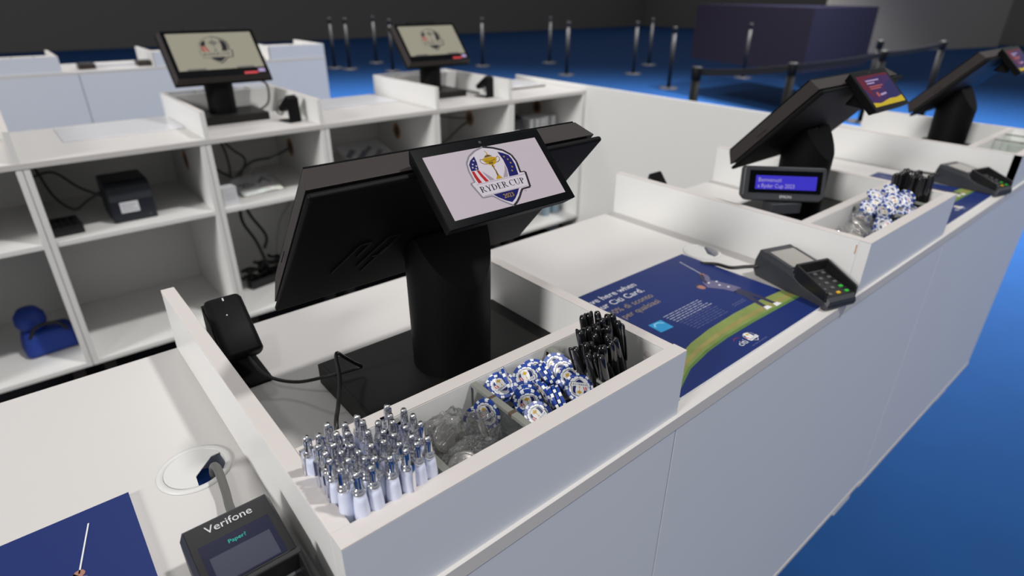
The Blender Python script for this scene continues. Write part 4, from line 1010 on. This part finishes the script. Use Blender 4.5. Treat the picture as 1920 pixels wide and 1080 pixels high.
# ================================================================ text display of the second till
t = thing('pole_display', 'dark grey customer display with blue two-line text in front of the second till', 'display', (11.02, 2.22, 0), 0)
q_ = -.81; ex_ = Vector((cos(q_), sin(q_), 0)); n0 = Vector((sin(q_), -cos(q_), 0)); tl = -.262
up_ = cos(tl)*EZ+sin(tl)*n0; nn_ = cos(tl)*n0-sin(tl)*EZ; RE = Matrix((ex_, up_, nn_)).transposed()
W, H = 1.77/2, .70/2
m = MB(); pts = [(-W+.1, -H-.03), (W-.1, -H-.03), (W, -H+.08), (W-.01, H-.03), (W-.05, H+.02), (-W+.05, H+.02), (-W+.01, H-.03), (-W, -H+.08)]
m.prism(pts, (0, 0, -.28), EX, EY, .28, TERM); hd = m.build('display_head', t, (0, 0, 1.43), bevel=.03); setrot(hd, RE); hd.scale = (.943, .943, .943)
m = MB(); m.box(-W+.13, W-.10, -H+.14, H-.07, 0, .012, BEZ); gz = m.build('display_window', hd, (0, 0, 0))
m = MB(); m.poly([(-.62, -.13), (.68, -.13), (.68, .17), (-.62, .17)], (0, 0, .014), EX, EY, E_LCD); m.text('Benvenuti', (-.57, .035, .014), EX, EY, .125, E_LCDT, .003); m.text('a Ryder Cup 2023', (-.57, -.095, .014), EX, EY, .125, E_LCDT, .003, xs=.86)
m.build('lcd_text', gz, (0, 0, 0))
m = MB(); m.text('EPSON', (.05, -.315, .003), EX, EY, .085, SILV, .003, 'c'); m.build('maker_lettering', hd, (0, 0, 0))
m = MB(); m.frustum((.05, .0, .05), (.05, .0, 1.1), .13, .11, BLK, 20); m.hexa([(-.35, -.0, .82), (.25, -.35, .82), (.4, -.05, .82), (-.2, .3, .82), (-.35, -.0, 1.05), (.25, -.35, 1.05), (.4, -.05, 1.05), (-.2, .3, 1.05)], TERM)
m.build('neck', t, (0, 0, 0), bevel=.02)
m = MB(); m.lathe([(0, .08), (.30, .06), (.34, .03), (.34, 0), (0, 0)], BLK, 40, (.05, .0, 0)); m.build('base', t, (0, 0, 0))
for i, (dx, dy) in enumerate(((-.28, -.62), (.0, .62))):
    m = MB()
    for k in range(3):
        m.tube([((.26+.02*k)*cos(a*pi/6), (.2+.02*k)*sin(a*pi/6), .06+.06*k) for a in range(13)], .03, RUB, 8, 3)
    tag(m.build('coiled_cable', None, (11.02+dx, 2.4+dy, 0)), ('coiled black cable below the blue text display, left coil', 'coiled black cable below the blue text display, right coil')[i], 'cable')
m = MB(); m.hexa([(-.35, -.5, 0), (.35, -.5, 0), (.35, .5, 0), (-.35, .5, 0), (-.3, -.2, .3), (.3, -.2, .3), (.25, .4, 1.08), (-.25, .4, 1.08)], BLK)
tag(m.build('barcode_scanner', None, (10.75, 4.9, 0), bevel=.04), 'black scanner mostly hidden behind the left divider of the second till box', 'scanner')

# ================================================================ things on the back shelves
def printer(label, loc, rz, lab=True):
    t = thing('receipt_printer', label, 'receipt printer', loc, rz, 'receipt printers')
    w_, d_, h_ = .72, .98, 1.42
    prof = [(-d_, 0), (d_, 0), (d_, h_), (-.55, h_), (-.80, h_-.14), (-d_, h_-.62)]
    m = MB(); m.prism([(a, b) for a, b in prof], (-w_, 0, 0), EY, EZ, 2*w_, PRN); m.build('body', t, (0, 0, 0), bevel=.05, seg=3)
    m = MB(); m.box(-w_+.06, w_-.06, -.50, .30, h_, h_+.012, TERMD); m.box(-w_+.1, w_-.1, -.62, -.54, h_-.01, h_+.006, BLK); m.build('lid', t, (0, 0, 0))
    m = MB(); m.box(-.42, .18, -d_-.012, -d_-.001, .35, .75, LABW)
    m.box(-.36, .10, -d_-.014, -d_-.011, .62, .65, PLGREY); m.box(-.36, .02, -d_-.014, -d_-.011, .52, .55, PLGREY); m.box(-.36, .12, -d_-.014, -d_-.011, .42, .45, PLGREY); m.build('paper_label', t, (0, 0, 0))
    m = MB(); m.lathe([(0, .01), (.05, .01), (.05, 0)], TERM, 14, (.5, -d_-.001, .15), -EY); m.build('button', t, (0, 0, 0))
    return t
printer('black receipt printer with a white label on the upper shelf at the left', (1.78, 22.75, -2.75), .0)
printer('black receipt printer in the corner cabinet of the back counter', (20.9, 23.4, -2.75), .15)
m = MB(); m.box(-.5, .5, -.7, .7, 0, .3, TERMD)
for i in range(4):
    for j in range(5): m.box(-.38+.2*i, -.24+.2*i, -.55+.2*j, -.41+.2*j, .3, .34, BLK)
tag(m.build('keypad_unit', None, (-.42, 22.2, -2.75), (0, 0, .05), bevel=.03), 'black keypad unit on the upper shelf at the left photo edge', 'keypad')
gc = 'cables in the back cabinets'
cable('power_cable', 'dark cable drooping left of the labelled receipt printer', [(-.6, 25.5, -1.2), (-.35, 24.6, -2.1), (.1, 24.0, -2.55), (.6, 23.6, -2.2), (1.1, 23.5, -1.9)], .05, GCABLE)
cable('power_cable', 'dark cable arching over the keypad unit to the receipt printer', [(-.8, 25.2, -1.4), (-.1, 25.2, -1.35), (.5, 24.6, -1.9), (1.1, 23.9, -2.2)], .05, GCABLE)
for i, pts in enumerate(([(5.1, 25.6, -.25), (5.0, 24.6, -1.3), (5.6, 24.4, -2.1), (6.2, 24.9, -2.6)],
                         [(5.6, 25.4, -.25), (6.0, 24.8, -1.0), (6.1, 24.6, -1.9), (6.05, 24.6, -2.65)],
                         [(5.75, 25.4, -.25), (6.4, 25.0, -1.3), (6.9, 24.9, -1.9), (6.5, 24.8, -2.6)],
                         [(6.3, 24.8, -2.6), (7.1, 24.7, -2.0), (8.1, 24.8, -1.95), (8.98, 24.8, -1.65)])):
    cable('power_cable', ('dark cable hanging at the left of the cabinet under the emblem till', 'dark cable falling straight to the brown shelf hole under the emblem till', 'thin cable slanting to the shelf hole under the emblem till', 'grey cable bundle running up to the side hole under the emblem till')[i], pts, .06, GCABLE)
cable('power_cable', 'pale cable rising beside the dark bundle under the emblem till', [(6.6, 24.6, -2.7), (7.2, 24.5, -2.15), (7.9, 24.6, -2.0), (8.3, 24.7, -1.9)], .045, WCABLE)
m = MB(); m.lathe([(0, .012), (.42, .012), (.42, 0)], CORE, 24); m.lathe([(0, .014), (.25, .014)], GAPM, 24)  # inner dark disc is painted shade of the shelf hole
tag(m.build('shelf_cable_hole', None, (6.45, 24.8, -2.75)), 'round hole with brown bare rim in the shelf under the emblem till', 'cable hole')
for i, pts in enumerate(([(6.4, 24.7, -2.95), (6.1, 24.4, -4.4), (6.5, 24.2, -5.6), (6.8, 24.0, -7.1)], [(6.45, 24.8, -2.95), (6.5, 24.6, -4.2), (7.0, 24.3, -5.4), (6.8, 24.2, -6.0)])):
    cable('power_cable', ('dark cable hanging down the lower cabinet, left strand', 'dark cable hanging down the lower cabinet, right strand')[i], pts, .07, RUB)
cable('power_cable', 'pale looping cable across the back of the lower cabinet', [(7.2, 26.2, -3.6), (7.8, 25.9, -4.4), (8.9, 25.9, -4.5), (8.2, 25.9, -5.6), (7.3, 24.6, -7.1)], .04, WCABLE)
random.seed(3)
for i in range(3):
    m = MB(); c0 = [(6.1, 24.1), (6.9, 24.5), (7.9, 24.5)][i]; pts = []
    for k in range(26):
        a = k*.55; r = .42+.12*sin(k*1.7+i); pts.append((r*cos(a)*1.1, r*sin(a)*.8, .1+.03*k+.05*sin(k*2.3)))
    m.tube(pts, .08, RUB, 8, 4)
    tag(m.build('coiled_cable', None, (c0[0], c0[1], -7.47)), ('black cable heap on the lower shelf, left heap', 'black cable heap on the lower shelf, middle heap', 'black cable heap on the lower shelf, right heap')[i], 'cable')
m = MB(); m.box(-.9, .9, -.25, .25, 0, .4, TERMD)
for k in range(4): m.lathe([(0, .41), (.16, .41), (.16, .4)], BLK, 16, (-.6+.4*k, 0, 0))
tag(m.build('power_strip', None, (6.5, 23.6, -7.47), (0, 0, .2), bevel=.04), 'black power strip in front of the cable heap on the lower shelf', 'power strip')
cable('power_cable', 'dark cable running from the side hole down to the shelf under the second back till', [(19.15, 24.4, -1.55), (18.3, 24.1, -1.75), (17.2, 23.9, -2.3), (15.9, 23.7, -2.6)], .07, GCABLE)
cable('power_cable', 'thin dark cable arching under the top of the cabinet of the second back till', [(15.2, 25.0, -.6), (16.6, 24.9, -.9), (17.8, 24.6, -1.2), (19.0, 24.4, -1.4)], .04, GCABLE)
# white carton and bags
m = MB(); m.box(-.28, .28, -.25, .25, 0, .72, LABW); m.box(-.2, .2, -.252, -.248, .2, .5, SHEETM)
tag(m.build('small_carton', None, (5.05, 21.6, -2.75), (0, 0, .1), bevel=.02), 'small white carton on the upper shelf under the emblem till', 'carton')
def leaflet_bag(label, loc, rz, w_, d_, marks, seed, tx=0):
    t = thing('leaflet_bag', label, 'plastic bag', loc, rz); t.rotation_euler = (tx, 0, rz)
    m = MB(); vs = []; fs = []; n = 16
    for j in range(n+1):
        for i in range(n+1):
            a, b = i/n*2-1, j/n*2-1; e = (1-a**4)*(1-b**4); z = .04+.20*e*(1+.5*noise.noise(Vector((a*3+seed, b*3, 0))))
            vs.append((a*w_, b*d_, z))
    for j in range(n):
        for i in range(n): k = j*(n+1)+i; fs.append((k, k+1, k+n+2, k+n+1))
    m.add(vs, fs, FILM, False); m.build('film', t, (0, 0, 0))
    m = MB(); m.box(-w_*.85, w_*.85, -d_*.85, d_*.85, 0, .035, LABW); sh = m.build('leaflet', t, (0, 0, 0))
    m = MB(); random.seed(seed)
    for (x, y, a, l_, wd, mt) in marks:
        d = Vector((cos(a), sin(a), 0)); m.obox((x, y, .038), d*l_, d.cross(EZ)*wd, EZ*.002, mt)
    m.build('leaflet_print', sh, (0, 0, 0))
    return t
leaflet_bag('clear bag of leaflets with dark lettering on the shelf under the emblem till', (6.55, 22.8, -2.5), .1, 1.0, .8, [(-.5, .1, 0, .25, .06, TERM), (-.3, -.1, .2, .2, .06, TERM), (.3, .2, .9, .25, .06, TERM), (.5, .15, -.9, .25, .06, TERM), (-.55, -.05, 1.5, .12, .05, TERM)], 2, .30)
leaflet_bag('clear bag of leaflets with navy print on the shelf between the back tills', (12.35, 23.5, -2.24), .2, 1.5, 1.2, [(-.9, .3, .6, .4, .13, PNAVY), (-.4, .0, .6, .5, .14, PNAVY), (.1, .3, .5, .45, .10, PNAVY), (.5, -.1, .6, .4, .12, PNAVY), (.2, -.5, .3, .35, .15, PNAVY), (.75, -.45, .4, .18, .16, PGOLD), (.5, -.35, .4, .14, .12, PRED)], 3, .42)
random.seed(8)
for k in range(5):
    x = 22.35+k*.48; m = MB(); m.box(-.16, .16, -.6, .6, 0, 1.15, LABW); m.box(-.165, .165, -.605, -.59, .2, .85, SHEETM)
    tag(m.build('wrapped_stack', None, (x, 23.4+random.uniform(-.1, .1), -2.75), (0, 0, random.uniform(-.15, .15)), bevel=.03), 'pale wrapped stack standing in a row on the corner cabinet shelf', 'package', 'wrapped stacks in the corner cabinet')
for k, (x, z) in enumerate(((23.3, -7.47), (24.1, -7.47))):
    m = MB(); m.lathe([(0, 0), (.26, 0), (.28, .1), (.28, 1.4), (.12, 1.75), (.12, 1.9), (0, 1.9)], mat('pale_bottle', (.45, .6, .72), .15, trans=.5), 20); m.lathe([(0, 2.02), (.13, 2.02), (.13, 1.88), (0, 1.88)], BAGB, 16)
    tag(m.build('water_bottle', None, (x, 22.3, z)), ('pale bottle with blue cap on the bottom shelf of the corner cabinet, left one', 'pale bottle with blue cap on the bottom shelf of the corner cabinet, right one')[k], 'bottle')
# blue bag, lower left
t = thing('duffel_bag', 'royal blue bag on the lower shelf at the left photo edge', 'bag', (-2.0, 23.2, -7.47), .1)
m = MB(); m.hexa([(-.9, -.7, 0), (.9, -.7, 0), (.9, .7, 0), (-.9, .7, 0), (-.75, -.5, .95), (.8, -.5, .85), (.8, .5, .85), (-.75, .5, .95)], BAGB); m.build('bag_body', t, (0, 0, 0), bevel=.22, seg=4)
m = MB(); m.lathe([(0, .5), (.3, .45), (.48, .2), (.5, -.1), (.4, -.35), (0, -.45)], BAGB, 20, (-.35, .1, 1.3)); m.build('rolled_top', t, (0, 0, 0))
m = MB(); m.tube([(-.6, -.5, .8), (-.3, -.55, 1.2), (.3, -.5, 1.15), (.6, -.5, .75)], .06, RUB); m.build('handle', t, (0, 0, 0))

# ================================================================ queue stanchions
def stanchion(label, x, y, group='queue stanchions on the blue carpet', rz=0, top=.2):
    t = thing('queue_stanchion', label, 'stanchion', (x, y, FL), rz, group); h = top-FL
    m = MB(); m.lathe([(0, .25), (.35, .22), (1.5, .16), (1.62, .08), (1.62, 0), (0, 0)], STEEL, 40); m.build('base', t, (0, 0, 0))
    m = MB(); m.frustum((0, 0, .2), (0, 0, h-.9), .32, .32, STEEL, 20); m.build('post', t, (0, 0, 0))
    m = MB(); m.lathe([(0, h), (.34, h-.02), (.38, h-.1), (.38, h-.85), (.32, h-.9)], STEEL, 20); m.build('belt_head', t, (0, 0, 0))
    return t
st_px = [((628, 128), 'at the top left, left one of a close pair'), ((656, 130), 'at the top left, right one of a close pair'), ((706, 118), 'standing alone left of the second back till'), ((737, 134), 'just left of the second back till monitor'),
         ((905, 124), 'behind the second back till, cut by the top'), ((1030, 118), 'far one above the document folder'), ((1062, 141), 'near one above the document folder'), ((1187, 139), 'above the low end wall, left one'),
         ((1216, 122), 'farthest one above the low end wall'), ((1253, 166), 'nearest the low end wall on the carpet'), ((1392, 146), 'left of the dark skirted stand'), ((1612, 229), 'between the second till and the third till box')]
for (u, v), n in st_px:
    p = onz(u, v, FL); stanchion('black belt stanchion '+n, p.x, p.y)
posts = [(38.9, 23.1, 'nearest, rising behind the low end wall'), (47.5, 20.2, 'nearest but one, left of the second till'), (66, 20.5, 'beyond the second till display'), (86, 21.5, 'at the top right, behind the third till')]
for x, y, n in posts: stanchion('black belt stanchion '+n, x, y)
def belt(a, b, label):
    a, b = Vector(a), Vector(b); d = b-a; m = MB(); n = 10
    vs = []
    for i in range(n+1):
        p = d*(i/n); sag = -.12*sin(pi*i/n)
        for zz in (-.24, .24):
            for s in (-.015, .015): vs.append(p+Vector((-d.y, d.x, 0)).normalized()*s+EZ*(zz+sag))
    fs = []
    for i in range(n):
        k = i*4; fs += [(k, k+1, k+5, k+4), (k+2, k+6, k+7, k+3), (k, k+4, k+6, k+2), (k+1, k+3, k+7, k+5)]
    m.add(vs, fs, BELT); tag(m.build('queue_belt', None, a), label, 'queue belt', None)
zt_ = -.2
belt((39.30, 22.96, zt_), (47.10, 20.34, zt_), 'black queue belt between the two nearest stanchions')
belt((47.92, 20.2, zt_), (65.58, 20.5, zt_), 'black queue belt running right behind the second till')
belt((66.42, 20.52, zt_), (85.58, 21.48, zt_), 'black queue belt at the top right of the photo')
# dark skirted stand and a pale wall far right
a = onz(1295, 108, FL); b = onz(1503, 137.5, FL); c = onz(1621, 122, FL)
m = MB(); o_ = Vector((b.x, b.y, FL)); pa, pc = Vector((a.x-b.x, a.y-b.y, 0)), Vector((c.x-b.x, c.y-b.y, 0)); Z9 = Vector((0, 0, 12))
P0 = Vector((0, 0, 0)); pd = pa+pc
m.add([P0, pc, pd, pa, P0+Z9, pc+Z9, pd+Z9, pa+Z9], [(0, 1, 5, 4), (1, 2, 6, 5), (2, 3, 7, 6), (4, 5, 6, 7)], NAVY); m.add([P0, pa, P0+Z9, pa+Z9], [(0, 2, 3, 1)], NAVY2)
tag(m.build('skirted_stand', None, o_), 'large dark navy skirted stand on the carpet at the top right', 'exhibition stand')
m = MB(); m.box(-40, 40, -.5, .5, 0, 22, mat('hall_beige', (.16, .15, .14), .8)); tag(m.build('partition_wall', None, (205, 62, FL), (0, 0, -.25)), 'grey-beige partition wall beyond the dark stand, top right', 'partition')
